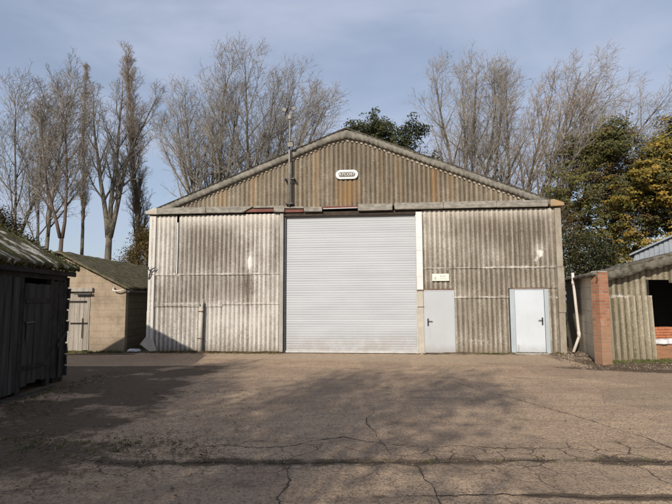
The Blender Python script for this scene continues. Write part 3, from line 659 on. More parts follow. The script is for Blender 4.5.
# roof slopes with moss thickness
def mossroof(name, sgn, x_e, z_e, x_r, z_r, y0, y1, par, mat, ny=170, nx=30, thick=.07, amp=.02, rough=.05):
    b = MB(); i0 = 0
    for j in range(ny+1):
        y = y0+(y1-y0)*j/ny
        for i in range(nx+1):
            t = i/nx; x = x_e+(x_r-x_e)*t; z = z_e+(z_r-z_e)*t
            ed = .04*fn(y, 0, 3, 51)*(1-t)*3
            z += amp*math.sin(y*2*math.pi/.15)+rough*max(-.2, fn(x*3, y*3, 1, 52))+rough*.6*fn(x*9, y*9, 1, 53)
            b.v.append((x-sgn*ed*.5*(t < .01), y+(.05*fn(x*4, j, 1, 54) if j in (0, ny) else 0), z))
    for j in range(ny):
        for i in range(nx): k = j*(nx+1)+i; b.f.append((k, k+1, k+nx+2, k+nx+1))
    o = b.build(name, mat, par, True)
    sd = o.modifiers.new('t', 'SOLIDIFY'); sd.thickness = thick; sd.offset = -1 if sgn > 0 else 1; return o
mossroof('roof', 1, .16, 2.30, -2.70, 3.86, SY0-.1, SY1+.22, shed, M_moss)
mossroof('roof', -1, -5.5, 2.30, -2.70, 3.86, SY0-.1, SY1+.22, shed, M_moss, ny=60, nx=10)
b = MB(); b.box(.09, .13, SY0-.05, SY1+.15, 2.17, 2.27, .0); b.build('eave_board', M_timber_d, shed, bevel=.005)
def leaf_quads(b, c, sx, sy, sz, n, size, rr, flat=0.):
    for _ in range(n):
        p = Vector((c[0]+rr.gauss(0, sx), c[1]+rr.gauss(0, sy), c[2]+rr.gauss(0, sz)))
        u = Vector((rr.gauss(0, 1), rr.gauss(0, 1), rr.gauss(0, 1)*(1-flat))).normalized(); w = u.cross(Vector((rr.gauss(0, 1), rr.gauss(0, 1), rr.gauss(0, 1)))).normalized()
        if flat: w = u.cross(Vector((0, 0, 1))+Vector((rr.gauss(0, .3), rr.gauss(0, .3), 0))).normalized()
        s = size*rr.uniform(.55, 1.3); a = p-u*s*.5; e = p+u*s*.5; m1 = p+w*s*.33; m2 = p-w*s*.33
        i = len(b.v); b.v += [tuple(a), tuple(m1), tuple(e), tuple(m2)]; b.f.append((i, i+1, i+2, i+3))
b = MB(); rr = random.Random(3)
for k in range(420):
    t = rr.random(); x = .12-2.8*t; z = 2.34+1.56*t
    leaf_quads(b, (x, SY1+.14, z+.02), .03, .06, .035, 7, .06, rr)
for k in range(240): leaf_quads(b, (.14, rr.uniform(6.5, SY1), 2.30), .03, .05, .02, 5, .05, rr)
b.build('moss_fringe', mat_leaf('moss_tufts', (.05, .055, .015), (.08, .075, .02), (.14, .12, .04), 3, .1), shed)
# threshold kerb along shed
k = MB(); k.box(-5.52, -5.42, 7.9, 9.9, -.03, .022, .006); tag(k.build('kerb', M_timber, bevel=.012), kind='structure')

# ------------------------------------------------------------------ block outbuilding, left rear
blk = empty('block_outbuilding', (-9.2, 16.5, 0), 0, 'small pale blockwork outbuilding with mossy roof and grey plank door, left of the barn', 'outbuilding')
b = MB(); b.prism([(-2.3, 0), (.29, 0), (.29, 2.0), (-.45, 2.0)][:0] or [(1.13, 0), (2.29, 0), (2.29, 2.02), (0, 3.17), (-2.29, 2.02), (-2.29, 0), (-.2, 0), (-.2, 2.0), (1.13, 2.0)], 0, .2)
b.build('front_wall', M_blockF, blk)
b = MB(); b.box(2.09, 2.29, .2, 8, 0, 2.0); b.box(-2.29, -2.09, .2, 8, 0, 2.0); b.box(-2.09, 2.09, 7.8, 8, 0, 2.0); b.build('side_wall', M_block_shade, blk)
b = MB(); b.box(-.12, 1.12, .10, .2, 0, 1.98); b.build('doorway_back', M_dark, blk)
b = MB(); y = -.18
while y < 1.06:
    w = rnd.uniform(.13, .17); b.box(y, min(y+w, 1.11)-.008, .02+rnd.uniform(-.004, .004), .05, .03+rnd.uniform(0, .03), 1.93, .002); y += w
bd = b.build('door', M_timber_l, blk, bevel=.003)
b = MB(); b.box(-.1, 1.0, -.0, .018, 1.60, 1.66); b.box(.5, 1.06, -.0, .018, .9, .95); b.tube([(.90, -.02, .45), (.90, -.02, 1.1)], .014, 6); split(b, 'strap_hinge', M_timber_d, bd)
b = MB(); b.box(-.5, 1.22, -.10, .0, 1.96, 2.09, .004); b.build('lintel', M_timber_l, blk, bevel=.008)
b = MB(); b.box(.65, 1.2, -.14, -.08, 1.86, 1.925); b.build('door_track', M_black, blk)
b = MB(); b.tube([(1.9, -.05, 2.10), (1.92, -.15, 2.0), (2.05, -.16, 1.97), (2.2, -.14, 2.0), (2.30, -.1, 2.02)], .025, 8); b.build('gutter_hook', M_pvc, blk, True)
M_moss2 = mat_simple('brown_moss_roof', (.06, .058, .028), (.15, .125, .075), 5, .97, .08, (1.2, .6, 1), .03, c3=(.34, .31, .26), det=8)
mossroof('roof', 1, 2.44, 2.02, 0, 3.26, -.18, 8.2, blk, M_moss2, ny=140, nx=24, thick=.05, rough=.035)
mossroof('roof', -1, -2.44, 2.02, 0, 3.26, -.18, 8.2, blk, M_moss, ny=60, nx=10, thick=.05)
b = MB(); b.box(2.36, 2.44, -.1, 8.1, 1.93, 2.0); b.build('gutter', M_black, blk)
# pale sack lying in the gap
def lumpy(name, cx, cy, cz, sx, sy, sz, mat, parent=None, seed=0, n=18):
    b = MB()
    for i in range(n+1):
        th = math.pi*i/n
        for j in range(n*2):
            a = math.pi*j/n; d = Vector((math.sin(th)*math.cos(a), math.sin(th)*math.sin(a), math.cos(th)))
            q = 1+.28*noise.noise(d*1.7+Vector((seed, 0, 0)))+.10*noise.noise(d*5+Vector((seed, 3, 0)))
            sq = lambda v: math.copysign(abs(v)**.7, v)
            b.v.append((cx+sx*q*sq(d.x), cy+sy*q*sq(d.y), max(cz+sz*q*sq(d.z), cz-sz*.8)))
    m = n*2
    for i in range(n):
        for j in range(m): b.f.append((i*m+j, i*m+(j+1) % m, (i+1)*m+(j+1) % m, (i+1)*m+j))
    return b.build(name, mat, parent, True)
tag(lumpy('sack', -6.52, 16.35, .06, .20, .12, .055, M_sack, seed=2), 'crumpled white sack lying on the ground in the dark gap left of the barn', 'sack')

# ------------------------------------------------------------------ right shed
A = Vector((6.84, 13.08, 0)); B = Vector((7.96, 17.35, 0)); fd = Vector((math.cos(R(11)), math.sin(R(11)), 0))
rs = empty('open_fronted_shed', tuple(A), R(11), 'low block and corrugated shed with lichen roof and dark open bay at the right edge', 'shed')
# local frame: x along the front, y into it
lb = Matrix.Rotation(-R(11), 4, 'Z') @ (B-A); SK = lb.x/lb.y
sk = lambda x, y, z: (x+SK*y, y, z)
DP = lb.y; WID = 6.5
rz = lambda x: 2.26+.225*x
b = MB(); i = 0; n = 24
b.v = [sk(0, 0, 0), sk(0, DP, 0), sk(0, DP, 2.42), sk(0, 0, 2.34), sk(.18, 0, 0), sk(.18, DP, 0), sk(.18, DP, 2.42), sk(.18, 0, 2.34)]
b.f = [(0, 1, 2, 3), (7, 6, 5, 4), (3, 2, 6, 7), (0, 3, 7, 4), (1, 5, 6, 2)]
b.build('side_wall', mat_brick('rendered_blocks', (.62, .54, .43), (.55, .48, .38), (.42, .36, .28), .9, .33, .010, 'y', stain=(.38, .32, .24), amt=.5), rs)
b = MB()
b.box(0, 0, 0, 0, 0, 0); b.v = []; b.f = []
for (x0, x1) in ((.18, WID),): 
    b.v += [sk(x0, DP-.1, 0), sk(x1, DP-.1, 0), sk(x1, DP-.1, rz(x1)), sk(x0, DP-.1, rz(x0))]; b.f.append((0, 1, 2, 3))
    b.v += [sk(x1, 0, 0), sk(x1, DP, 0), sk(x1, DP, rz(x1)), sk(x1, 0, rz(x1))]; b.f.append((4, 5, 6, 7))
b.build('rear_wall', M_dark, rs)  # coloured near black to paint in the shade of the bay
b = MB(); stS = stainfn([(1.6, 1.2, .4, .8, -.3), (.5, 1.2, .4, .6, .1), (1.4, .3, .5, .3, .1)], .5)
corr(b, .05, 1.52, 1.68, lambda x: rz(x)+.02, .06, .0, .185, .010, st=stS, sheet=6)
corr(b, 1.52, 4.6, 2.13, lambda x: rz(x)+.02, .06, .0, .185, .010, st=stS, sheet=6, ragged=.05)
b.build('upper_cladding', M_shedclad, rs, True)
b = MB(); corr(b, .05, 1.60, .03, 1.74, .02, .05, .185, .033, st=stS, sheet=3, ragged=.03); b.build('lower_cladding', M_shedclad, rs, True)
b = MB(); b.box(1.46, 1.60, .08, .2, 0, 2.2); b.build('bay_post', M_timber_d, rs)
b = MB()
nn_ = 60
for j in range(nn_+1):
    yy = -.22+(DP+.5)*j/nn_
    for i in range(41):
        x = -.25+(WID+.4)*i/40; z = rz(x)+.09+.018*math.sin(yy*2*math.pi/.3)+.03*fn(x*3, yy*3, 1, 61)+.02*fn(x*9, yy*9, 1, 62)
        b.v.append(sk(x, yy, z))
for j in range(nn_):
    for i in range(40): k = j*41+i; b.f.append((k, k+1, k+42, k+41))
o = b.build('roof', M_darkroof, rs, True); sd = o.modifiers.new('t', 'SOLIDIFY'); sd.thickness = .06
b = MB(); n_ = 120
for i in range(n_+1):
    x = -.25+6.0*i/n_
    for k, (yy, dz) in enumerate(((-.20, -.17), (-.245, -.15), (-.26, -.04), (-.245, .06), (-.20, .10), (-.05, .09))):
        b.v.append((x, yy+.03*fn(x*5, k*1.3, 1, 71), rz(x)+dz+.04*fn(x*4, k*.8, 1, 72)+.018*math.sin(x*2*math.pi/.3)))
for i in range(n_):
    for k in range(5): q = i*6+k; b.f.append((q, q+6, q+7, q+1))
b.build('verge_board', M_darkroof, rs, True)
# brick pier, standing proud at the corner
b = MB(); b.box(-.22, .06, -.30, .0, 0, 2.33, .004); pr = b.build('brick_pier', M_brick, rs, bevel=.008)
b = MB(); b.box(-.21, .05, -.29, -.01, 2.335, 2.375, .01); b.build('mortar_cap', M_slab, pr, bevel=.01)
# low sill wall in the bay
b = MB(); b.box(1.62, 5.4, .10, .30, 0, .42); b.build('sill_wall', mat_simple('rusty_board', (.33, .17, .09), (.24, .12, .07), 3, .9, stretch=(1, 1, 4)), rs, bevel=.01)
def rsW(x, y, z): q = Matrix.Rotation(R(11), 4, 'Z') @ Vector((x, y, 0)); return (A.x+q.x, A.y+q.y, z)
for i, (x, sx, lab) in enumerate(((1.87, .24, 'crumpled pale sack at the left end of the low sill in the open bay'), (2.34, .25, 'crumpled pale sack at the frame edge on the low sill in the open bay'), (2.98, .24, None))):
    if lab is None: continue
    q = rsW(x, .18, .50); tag(lumpy('sack', *q, sx, .14, .085, M_sack, seed=i+5), lab, 'sack', 'sacks on the bay sill')
# brick stack inside the bay
bs = MB()
for i in range(7):
    for kx in range(6-i//2):
        x0 = 1.85+kx*.235+(.1 if i % 2 else 0)+i*.03
        q0 = Matrix.Translation(rsW(0, 0, 0)) @ Matrix.Rotation(R(11), 4, 'Z'); bs.box(x0, x0+.22, .55+rnd.uniform(-.01, .01), .78, .35+i*.075-.0, .415+i*.075, .004, q0)
qb = MB(); tag(bs.build('brick_stack', mat_simple('loose_brick', (.50, .20, .10), (.38, .14, .07), 6), bevel=.004), 'stack of loose orange bricks just inside the open bay', 'bricks')

# steel shed far right
ss = empty('steel_shed', (23.5, 26.1, 0), R(-36), 'blue grey profiled steel shed roof rising behind the right hand shed', 'shed')
M_steel = mat_simple('bluegrey_sheet', (.20, .225, .26), (.26, .285, .32), 1, .5, .4, bump=0)
b = MB()
for i in range(int(13.6/.05)):
    x0 = -6.8+i*.05; x1 = x0+.05; f = lambda x: -.03 if (x/.25) % 1 < .5 else .03; t = lambda x: 7.4-.45*abs(x)
    b.quad((x0, f(x0+.001), 0), (x1, f(x0+.001), 0), (x1, f(x0+.001), t(x1)), (x0, f(x0+.001), t(x0)))
    if f(x0+.001) != f(x1+.001): b.quad((x1, f(x0+.001), 0), (x1, f(x1+.001), 0), (x1, f(x1+.001), t(x1)), (x1, f(x0+.001), t(x1)))
b.build('gable_wall', M_steel, ss)
b = MB()
for sgn in (-1, 1): b.prism([(0, 7.4), (sgn*7, 7.4-.45*7), (sgn*7, 7.5-.45*7), (0, 7.5)] if sgn > 0 else [(0, 7.4), (0, 7.5), (-7, 7.5-.45*7), (-7, 7.4-.45*7)], -.3, 14)
b.build('roof', M_steel, ss)
for x in (-6.75, 6.7): b = MB(); b.box(x, x+.05, .1, 14, 0, 4.3); b.build('side_wall', M_steel, ss)

# ------------------------------------------------------------------ trees
def bare_tree(name, base, H, label, group, seed, spread=.45, ang=(28, 14), limbs=26, start=.22, trop=.10, lean=(0, 0), r0=.28, stems=1, mat=M_bark, tmat=M_twig, l2=8, l3=6, l4=4, top=1., reach=.7, cat='tree', fork=0., splay=0., fan=None):
    rr = random.Random(seed); tr = MB(); cr = MB(); up = Vector((0, 0, 1)); wind = Vector((lean[0], lean[1], 0))
    LEN = [H, H*spread, H*spread*.42, H*spread*.21, H*spread*.11]
    CNT = [limbs, l2, l3, l4]; SEG = [9, 7, 4, 3, 2]; SID = [9, 6, 4, 3, 3]
    ANG = [ang[0], 34, 38, 40, 42]; TR = [.02, trop, trop*1.2, trop*.8, .03]; WA = [.04, .075, .11, .15, .2]; MINR = [.02, .016, .013, .011, .009]
    def br(p, d, L, r, lev):
        n = SEG[lev]; pts = [p]; rd = [r]; ds = [d]
        for i in range(n):
            d = (d+Vector((rr.gauss(0, 1), rr.gauss(0, 1), rr.gauss(0, 1)))*WA[lev]+up*TR[lev]+wind*(.05 if lev else .02)*(1 if lev < 3 else 1.4)).normalized()
            p = p+d*(L/n); pts.append(p); ds.append(d); rd.append(max(MINR[lev]*.8, r*(1-(i+1)/n*.86)))
        (tr if lev <= 1 else cr).tube(pts, rd, SID[lev], lev < 2)
        if lev >= 4: return
        k = CNT[lev] if lev == 0 else max(2, int(CNT[lev]*(.55+.6*min(1.3, L/LEN[lev]))*rr.uniform(.8, 1.2)))
        st = start if lev == 0 else .18; az = rr.uniform(0, 6.28)
        for j in range(k):
            t = st+(1-st)*(j+rr.random())/k; t = min(t, .99); f = t*n; i = int(f); q = pts[i].lerp(pts[i+1], f-i); dd = ds[i+1]; rl = rd[i]+(rd[i+1]-rd[i])*(f-i)
            az += 2.4+rr.gauss(0, .3); o = dd.orthogonal().normalized(); o.rotate(Matrix.Rotation(az, 3, dd))
            a = R(ANG[lev]+rr.gauss(0, ang[1] if lev == 0 else 9)); nd = (dd*math.cos(a)+o*math.sin(a)).normalized()
            if lev == 0: ln = LEN[1]*(1-reach*((t-st)/(1-st))**2)*rr.uniform(.65, 1.12)*(top if t > .6 else 1)
            else: ln = LEN[lev+1]*rr.uniform(.55, 1.25)*(1-.45*t)*min(1.2, .45+.75*L/LEN[lev])
            br(q, nd, ln, max(MINR[lev+1], rl*(.58 if lev == 0 else .6)), lev+1)
    b0 = Vector((0, 0, -.1)); CNT[0] = limbs
    if stems == 1: br(b0, (up+wind*.2).normalized(), H, r0, 0)
    else:
        top_ = b0
        if fork:
            P_ = [b0]; 
            for q in range(1, 6): P_.append(b0+Vector((.05*math.sin(q*1.3+seed), .04*math.cos(q*2.1), fork*q/5)))
            tr.tube(P_, [r0*(1.25-.42*q/5) for q in range(6)], 10); top_ = P_[-1]-Vector((0, 0, .15))
        for q in range(stems):
            a = (fan[q] if fan else 0); az_ = rr.uniform(-.5, .5)+(math.pi*(q % 2))*.12
            a = R(a if fan else splay*(2*q/(stems-1)-1)+rr.gauss(0, 2)); dz = math.cos(a); dx = math.sin(a)
            d = (Vector((dx*math.cos(az_), dx*math.sin(az_)+rr.uniform(-.14, .14), dz))+wind*.15).normalized()
            br(top_+Vector(((q-(stems-1)/2)*(.10 if fork else .3), rr.uniform(-.1, .1), 0)), d, (H-fork)*(rr.uniform(.90, 1.0)*(1-.10*abs(a))), r0*(.78 if fork else .7), 0)
    root = empty(name, base, 0, label, cat, group)
    tr.build('trunk', mat, root, True); cr.build('crown', tmat, root); return root, len(cr.f)
GB = 'bare poplars beyond the buildings'
tot = 0
def gx(u, Y): return (u-336)/500*Y
TREES = [ # base px, Y, height m, label, kwargs
 (36, 38, 19.8, 'bare tree with several pale stems rising behind the mossy timber shed, farthest left', dict(stems=4, fan=(-11, -4, 3, 9), spread=.27, seed=11, ang=(30, 8), trop=.10, limbs=14, r0=.22, start=.32)),
 (-20, 40, 19.8, 'bare tree standing at the very left edge, partly out of the frame', dict(stems=3, splay=12, spread=.25, seed=17, ang=(32, 8), trop=.10, limbs=15, start=.36)),
 (60, 34, 17.0, 'slender bare tree with reddish trunk just left of the block outbuilding ridge', dict(stems=2, fork=6.2, splay=9, spread=.17, seed=12, ang=(32, 8), mat=M_bark_red, r0=.155, limbs=13, start=.15)),
 (81, 46, 25.6, 'tall narrow bare poplar with slim straight trunk behind the block outbuilding', dict(spread=.10, seed=13, ang=(20, 6), trop=.14, r0=.20, limbs=42, start=.34, tmat=M_twig_tan)),
 (107, 40, 21.2, 'stout bare tree forking into two limbs above the block outbuilding roof', dict(spread=.18, seed=14, ang=(33, 8), r0=.28, stems=3, fork=7.0, fan=(-12, -1, 8), limbs=15, start=.18, trop=.10)),
 (137, 44, 23.8, 'tall columnar bare poplar just left of the barn corner', dict(spread=.155, seed=15, ang=(15, 4), trop=.16, r0=.27, limbs=52, start=.20, tmat=M_twig_tan, l2=8)),
 (208, 40, 20.4, 'bushy bare tree behind the left slope of the barn roof', dict(spread=.30, seed=21, ang=(32, 9), stems=5, fork=4.5, fan=(-17, -9, -1, 6, 12), limbs=15, trop=.10, start=.2, lean=(-.1, 0), r0=.3)),
 (252, 41, 20.9, 'bare tree with long right leaning limbs behind the floodlight mast', dict(spread=.30, seed=22, ang=(31, 9), stems=5, fork=4.5, fan=(-5, 3, 11, 19, 27), limbs=15, trop=.09, start=.2, lean=(.45, 0), r0=.3)),
 (477, 41, 22.0, 'wide bare tree nearest the ridge above the right slope of the barn roof', dict(spread=.30, seed=31, ang=(32, 9), stems=5, fork=4.0, fan=(-18, -10, -2, 6, 12), limbs=15, trop=.10, start=.2, lean=(.15, 0), r0=.3)),
 (519, 43, 21.0, 'slim bare tree in the middle of the three above the right slope of the barn', dict(spread=.28, seed=32, ang=(30, 7), stems=3, fork=5.0, fan=(-9, 2, 12), limbs=15, trop=.10, start=.2, lean=(.3, 0), tmat=M_twig_tan)),
 (544, 41, 22.0, 'windswept bare tree leaning right in front of the autumn oaks', dict(spread=.30, seed=34, ang=(29, 8), stems=4, fork=5.0, fan=(-2, 9, 19, 30), limbs=15, trop=.07, start=.2, lean=(.9, 0), r0=.3)),
]
for (u, Y, H, lab, kw) in TREES:
    sd = kw.pop('seed'); o, c_ = bare_tree('bare_tree', (gx(u, Y), Y, 0), H, lab, GB, sd, **kw); tot += c_
print('twig faces', tot)

def pad(b, c, rad, hz, n, size, rr, out):
    # a spray of leaves laid over a flattened dome, facing up and outwards
    for _ in range(n):
        a = rr.uniform(0, 6.283); q = math.sqrt(rr.random()); x = q*math.cos(a); y = q*math.sin(a); z = math.sqrt(max(0, 1-q*q))*rr.choice((1, 1, 1, -.6))
        p = Vector((c[0]+x*rad*rr.uniform(.8, 1.15), c[1]+y*rad*rr.uniform(.8, 1.15), c[2]+z*hz+rr.gauss(0, hz*.25)))
        nrm = (Vector((x*.7, y*.7, abs(z)*.7+.25))+out*.5+Vector((rr.gauss(0, .38), rr.gauss(0, .38), rr.gauss(0, .38)))).normalized()
        u = nrm.orthogonal().normalized(); u.rotate(Matrix.Rotation(rr.uniform(0, 6.28), 3, nrm)); w = nrm.cross(u); s = size*rr.uniform(.6, 1.3)
        i = len(b.v); b.v += [tuple(p-u*s*.5), tuple(p+w*s*.36), tuple(p+u*s*.5), tuple(p-w*s*.36)]; b.f.append((i, i+1, i+2, i+3))
def leafy_tree(name, base, H, label, seed, mat, crad, nleaf=9, size=.2, start=.25, spread=.42, limbs=14, l2=7, l3=4, flat=.5, ang=50, trop=.03, r0=.3, sx=.45, sz=.22, group=None, cat='tree', prune=None, mix=None, mixf=None, pads=0):
    rr = random.Random(seed); tr = MB(); cr = MB(); cr2 = MB(); up = Vector((0, 0, 1)); tips = []
    LEN = [H*.8, H*spread, H*spread*.45, H*spread*.24]; CNT = [limbs, l2, l3]; SEG = [7, 6, 4, 2]; SID = [9, 6, 4, 3]; ANG = [ang, 42, 45]; TR = [.0, trop, .05, .03]
    def br(p, d, L, r, lev):
        n = SEG[lev]; pts = [p]; rd = [r]; ds = [d]
        for i in range(n):
            d = (d+Vector((rr.gauss(0, 1), rr.gauss(0, 1), rr.gauss(0, 1)))*(.06+.05*lev)+up*TR[lev]).normalized()
            p = p+d*(L/n); pts.append(p); ds.append(d); rd.append(max(.012, r*(1-(i+1)/n*.8)))
            if lev >= 2: tips.append(p)
        tr.tube(pts, rd, SID[lev], False)
        if lev >= 3: return
        st = start if lev == 0 else .25; az = rr.uniform(0, 6.28)
        for j in range(CNT[lev]):
            t = min(.99, st+(1-st)*(j+rr.random())/CNT[lev]); f = t*n; i = int(f); q = pts[i].lerp(pts[i+1], f-i); dd = ds[i+1]; rl = rd[i]+(rd[i+1]-rd[i])*(f-i)
            az += 2.4+rr.gauss(0, .4); o = dd.orthogonal().normalized(); o.rotate(Matrix.Rotation(az, 3, dd)); a = R(ANG[lev]*(1-.4*t if lev == 0 else 1)+rr.gauss(0, 9))
            ln = LEN[lev+1]*rr.uniform(.7, 1.15)*((1-.55*((t-st)/(1-st))**1.5) if lev == 0 else (1-.35*t))
            br(q, (dd*math.cos(a)+o*math.sin(a)).normalized(), ln, max(.02, rl*.6), lev+1)
    br(Vector((0, 0, -.1)), up, LEN[0], r0, 0)
    for q in tips:
        if prune and not prune(q): continue
        m = mix and mixf(q, rr)
        if pads:
            if rr.random() > pads: continue
            o_ = Vector((q.x, q.y, 0)); o_ = o_.normalized() if o_.length > .01 else up
            pad(cr2 if m else cr, q, sx*rr.uniform(.6, 1.5), sz*rr.uniform(.7, 1.3), int(nleaf*rr.uniform(.5, 1.4)), size, rr, o_); continue
        leaf_quads(cr2 if m else cr, q, sx, sx, sz, max(1, int(nleaf*rr.uniform(.3, 1.6))), size, rr, flat)
    root = empty(name, base, 0, label, cat, group); tr.build('trunk', M_bark if size > .1 else M_bark, root, True); cr.build('crown', mat, root)
    if mix and cr2.f: cr2.build('crown', mix, root)['label'] = 'yellowing side of the crown'
    print(name, len(cr.f)+len(cr2.f)); return root
GO = 'autumn oaks behind the right shed'
leafy_tree('oak_tree', (gx(613, 40), 40, 0), 15.0, 'dark green and brown oak with sky showing through, just right of the barn', 41, M_leaf_dark, 6, nleaf=66, size=.165, spread=.44, limbs=17, group=GO, sx=.62, sz=.22, pads=.66, mix=M_leaf_brown, mixf=lambda q, r: r.random() < (.4 if q.x > .5 else .15))
leafy_tree('oak_tree', (gx(674, 37), 37, 0), 13.6, 'golden yellow autumn oak at the right edge of the frame', 42, M_leaf_gold, 6, nleaf=72, size=.165, spread=.48, limbs=19, group=GO, sx=.60, sz=.20, start=.14, pads=.85, mix=M_leaf_dark, mixf=lambda q, r: r.random() < .34)
leafy_tree('evergreen_tree', (gx(372, 44), 44, 0), 17.2, 'dark evergreen tree showing just behind the barn ridge', 43, M_leaf_ever, 5, nleaf=55, size=.20, spread=.42, limbs=22, sx=.6, sz=.26, ang=62, start=.3, pads=.7)
leafy_tree('shrub', (-16.6, 24.5, 0), 6.4, 'dark brown and green shrub above the mossy shed roof at the left edge', 44, M_leaf_brown, 3, nleaf=26, size=.11, spread=.42, limbs=12, sx=.24, sz=.2, r0=.09, cat='shrub', start=.1, mix=M_leaf_ever, mixf=lambda q, r: q.z < 3.3 or r.random() < .3)
leafy_tree('shrub', (-10.3, 26.0, 0), 5.6, 'olive and rust coloured shrub between the block outbuilding roof and the barn corner', 45, M_leaf_bush, 3, nleaf=42, size=.10, spread=.42, limbs=14, sx=.2, sz=.2, r0=.07, cat='shrub', start=.08, mix=M_leaf_brown, mixf=lambda q, r: r.random() < .45)
leafy_tree('shrub', (gx(566, 31), 31, 0), 8.2, 'thin rusty leaved climber covered shrub beside the right barn eave', 46, M_leaf_brown, 3, nleaf=5, size=.12, spread=.26, limbs=18, sx=.25, sz=.3, r0=.09, cat='shrub', start=.15, mix=M_leaf_bush, mixf=lambda q, r: r.random() < .5)
leafy_tree('shrub', (gx(596, 29), 29, 0), 5.2, 'dark green shrub low behind the lichen roof of the right shed', 47, M_leaf_dark, 3, nleaf=12, size=.14, spread=.5, limbs=14, sx=.3, sz=.25, r0=.09, cat='shrub', start=.08, mix=M_leaf_ever, mixf=lambda q, r: r.random() < .5)
# trees behind the photographer, whose broken shade falls over the yard
leafy_tree('yard_tree', (-6.3, -8.2, 0), 10.6, 'half bare tree behind the viewpoint shading the middle of the yard', 51, M_leaf_brown, 4, nleaf=10, size=.16, spread=.40, limbs=15, sx=.32, sz=.25, cat='tree', start=.25)
leafy_tree('yard_tree', (-10.6, -7.2, 0), 10.2, 'half bare tree behind the viewpoint shading the left of the yard', 52, M_leaf_brown, 4, nleaf=17, size=.16, spread=.42, limbs=16, sx=.34, sz=.25, cat='tree', start=.2)

leafy_tree('yard_tree', (-8.5, -6.9, 0), 9.3, 'low tree added behind the viewpoint to fill a gap in the yard shade', 53, M_leaf_brown, 4, nleaf=15, size=.16, spread=.42, limbs=16, sx=.34, sz=.25, cat='tree', start=.2)  # unseen tree added to close the sunlit gap in the shade

# ------------------------------------------------------------------ ground cover
rr = random.Random(99)
b = MB()
def litter(n, xf, yf, size=.045):
    for _ in range(n):
        x, y = xf(), yf()
        z = gz(x, y)+.012; a = rr.uniform(0, 6.28); s = size*rr.uniform(.5, 1.4); u = Vector((math.cos(a), math.sin(a), rr.uniform(-.3, .3)))*s; w = Vector((-math.sin(a), math.cos(a), rr.uniform(-.4, .4)))*s*.6
        p = Vector((x, y, z+abs(u.z)+abs(w.z)*.5)); i = len(b.v); b.v += [tuple(p-u), tuple(p+w*.8+Vector((0, 0, s*.25))), tuple(p+u), tuple(p-w*.8+Vector((0, 0, s*.2)))]; b.f += [(i, i+1, i+2), (i, i+2, i+3)]
CL = [(-1.3-abs(rr.gauss(0, 1.7)), rr.gauss(5.75, .42)) for _ in range(46)]
for cx_, cy_ in CL: litter(rr.randint(6, 30), lambda: rr.gauss(cx_, .16), lambda: rr.gauss(cy_, .10), .022)
litter(700, lambda: rr.uniform(-5.4, -1.2), lambda: rr.uniform(4, 9.5), .024)
litter(420, lambda: -5.35+abs(rr.gauss(0, .5)), lambda: rr.uniform(5.5, 12), .03)
litter(300, lambda: rr.uniform(-5, 7), lambda: rr.uniform(3.3, 13.5), .018)
for _q in range(1300):
    _lx = rr.uniform(-6.4, -2.0); _p = W(_lx, -.08-abs(rr.gauss(0, .11)), 0); litter(1, lambda: _p[0], lambda: _p[1], .03)
litter(300, lambda: rr.uniform(6, 9), lambda: rr.gauss(12.4, .4), .025)
tag(b.build('leaf_litter', M_litter), 'scattered small dead leaves, thickest in the dark strip at left', 'leaves', kind='stuff')
b = MB()
def stones(n, xf, yf, s0=.012):
    for _ in range(n):
        x, y = xf(), yf(); s = s0*rr.uniform(.4, 1.6); z = gz(x, y)+s*.4; i = len(b.v)
        for (dx, dy, dz) in ((1, 0, 0), (-1, 0, 0), (0, 1, 0), (0, -1, 0), (0, 0, .8), (0, 0, -.8)): b.v.append((x+dx*s*rr.uniform(.6, 1.3), y+dy*s*rr.uniform(.6, 1.3), z+dz*s*rr.uniform(.6, 1.2)))
        for f in ((0, 2, 4), (2, 1, 4), (1, 3, 4), (3, 0, 4), (2, 0, 5), (1, 2, 5), (3, 1, 5), (0, 3, 5)): b.f.append(tuple(i+k for k in f))
stones(2600, lambda: rr.uniform(-5, 6), lambda: rr.uniform(3.2, 12), .006)
stones(700, lambda: rr.uniform(-4, 5), lambda: rr.gauss(5.33, .12), .007)
stones(1300, lambda: rr.uniform(6.0, 8.2), lambda: rr.uniform(13.6, 15.6), .022)
stones(700, lambda: rr.uniform(5.8, 9), lambda: rr.gauss(12.5, .35), .014)
tag(b.build('gravel', mat_leaf('gravel_stones', (.22, .165, .12), (.15, .11, .08), (.34, .27, .20), 3, 0)), 'loose gravel and grit scattered over the yard', 'gravel', kind='stuff')
b = MB()
def tufts(n, xf, yf, h):
    for _ in range(n):
        x, y = xf(), yf(); z = gz(x, y)
        for _k in range(7):
            a = rr.uniform(0, 6.28); hh = h*rr.uniform(.4, 1.2); dx = math.cos(a)*hh*.5; dy = math.sin(a)*hh*.5; w = .005+hh*.03; bx = x+rr.gauss(0, .02); by = y+rr.gauss(0, .02)
            i = len(b.v); b.v += [(bx-w, by, z-.005), (bx+w, by, z-.005), (bx+w*.6+dx*.5, by+dy*.5, z+hh*.7), (bx+dx, by+dy, z+hh)]; b.f.append((i, i+1, i+2, i+3))
def bl(lo, hi, s):   # along the foot of the barn
    def f():
        lx = rr.uniform(lo, hi); q = W(lx, -.06-abs(rr.gauss(0, s)), 0); f.y = q[1]; return q[0]
    return f
f1 = bl(-4.5, -2.1, .10); tufts(110, f1, lambda: f1.y, .035)
f1 = bl(-6.4, -4.5, .05); tufts(60, f1, lambda: f1.y, .05)
f1 = bl(3.3, 6.4, .05); tufts(50, f1, lambda: f1.y, .05)
tufts(420, lambda: rr.uniform(6.85, 9.6), lambda: 13.25+rr.gauss(0, .22), .07)
tufts(70, lambda: -5.40+abs(rr.gauss(0, .3)), lambda: rr.uniform(6, 11.2), .035)
tufts(70, lambda: rr.uniform(-5, -2.3), lambda: rr.gauss(5.85, .2), .03)
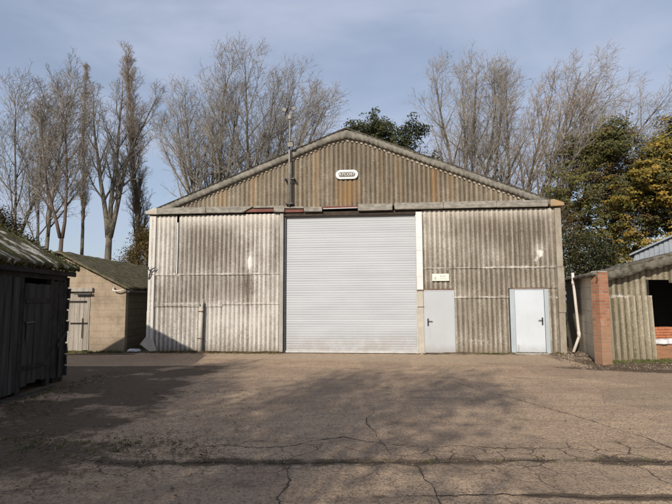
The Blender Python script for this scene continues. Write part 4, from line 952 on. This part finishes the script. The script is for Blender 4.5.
tufts(120, lambda: rr.uniform(-9, -6.9), lambda: 16.35-abs(rr.gauss(0, .1)), .08)
tufts(25, lambda: rr.uniform(-1, 4), lambda: rr.gauss(5.32, .03), .025)
tag(b.build('weeds', M_grass), 'low weeds and grass at the feet of the walls', 'weeds', kind='stuff')

# ------------------------------------------------------------------ sky, sun, camera
AZ, EL = R(20.5), R(26.5)
w = bpy.data.worlds.new('World'); scene.world = w; w.use_nodes = True; nt = w.node_tree
bg = nt.nodes['Background']; bg.inputs[1].default_value = .122
sky = nt.nodes.new('ShaderNodeTexSky'); sky.sky_type = 'NISHITA'; sky.sun_disc = False; sky.sun_elevation = EL; sky.sun_rotation = math.pi+AZ
sky.altitude = 50; sky.air_density = 1.0; sky.dust_density = 1.2; sky.ozone_density = 1.3
tc = nt.nodes.new('ShaderNodeTexCoord'); mp = nt.nodes.new('ShaderNodeMapping'); mp.inputs['Scale'].default_value = (1.2, 1.2, 3.4); mp.inputs['Rotation'].default_value = (0, R(12), R(20))
nt.links.new(tc.outputs['Generated'], mp.inputs['Vector'])
n1 = nt.nodes.new('ShaderNodeTexNoise'); n1.inputs['Scale'].default_value = 1.7; n1.inputs['Detail'].default_value = 5; n1.inputs['Roughness'].default_value = .52; n1.inputs['Distortion'].default_value = .3
nt.links.new(mp.outputs[0], n1.inputs['Vector'])
mr = nt.nodes.new('ShaderNodeMapRange'); mr.interpolation_type = 'SMOOTHSTEP'
for i, v in enumerate((.36, .70, .40, .95)): mr.inputs[i+1].default_value = v
nt.links.new(n1.outputs['Fac'], mr.inputs[0])
mx = nt.nodes.new('ShaderNodeMix'); mx.data_type = 'RGBA'; mx.inputs[7].default_value = (4.15, 4.65, 5.9, 1)
nt.links.new(mr.outputs[0], mx.inputs[0]); nt.links.new(sky.outputs[0], mx.inputs[6]); nt.links.new(mx.outputs[2], bg.inputs[0])
su = bpy.data.lights.new('sun', 'SUN'); su.energy = 4.9; su.angle = R(.53); su.color = (1, .93, .82)
so = bpy.data.objects.new('sun', su); C.objects.link(so)
d = Vector((math.sin(AZ)*math.cos(EL), math.cos(AZ)*math.cos(EL), -math.sin(EL))); so.rotation_euler = d.to_track_quat('-Z', 'Y').to_euler(); so.location = (-20, -40, 30)
cam = bpy.data.cameras.new('camera'); cam.sensor_width = 36; cam.lens = 36*500/672; cam.clip_start = .05; cam.clip_end = 2000
co = bpy.data.objects.new('camera', cam); C.objects.link(co); scene.camera = co
co.matrix_world = Matrix.Translation((0, 0, 1.65)) @ Matrix.Rotation(R(95.5), 4, 'X') @ Matrix.Rotation(R(-.22), 4, 'Z')
scene.view_settings.view_transform = 'Standard'; scene.view_settings.look = 'None'; scene.view_settings.exposure = 0
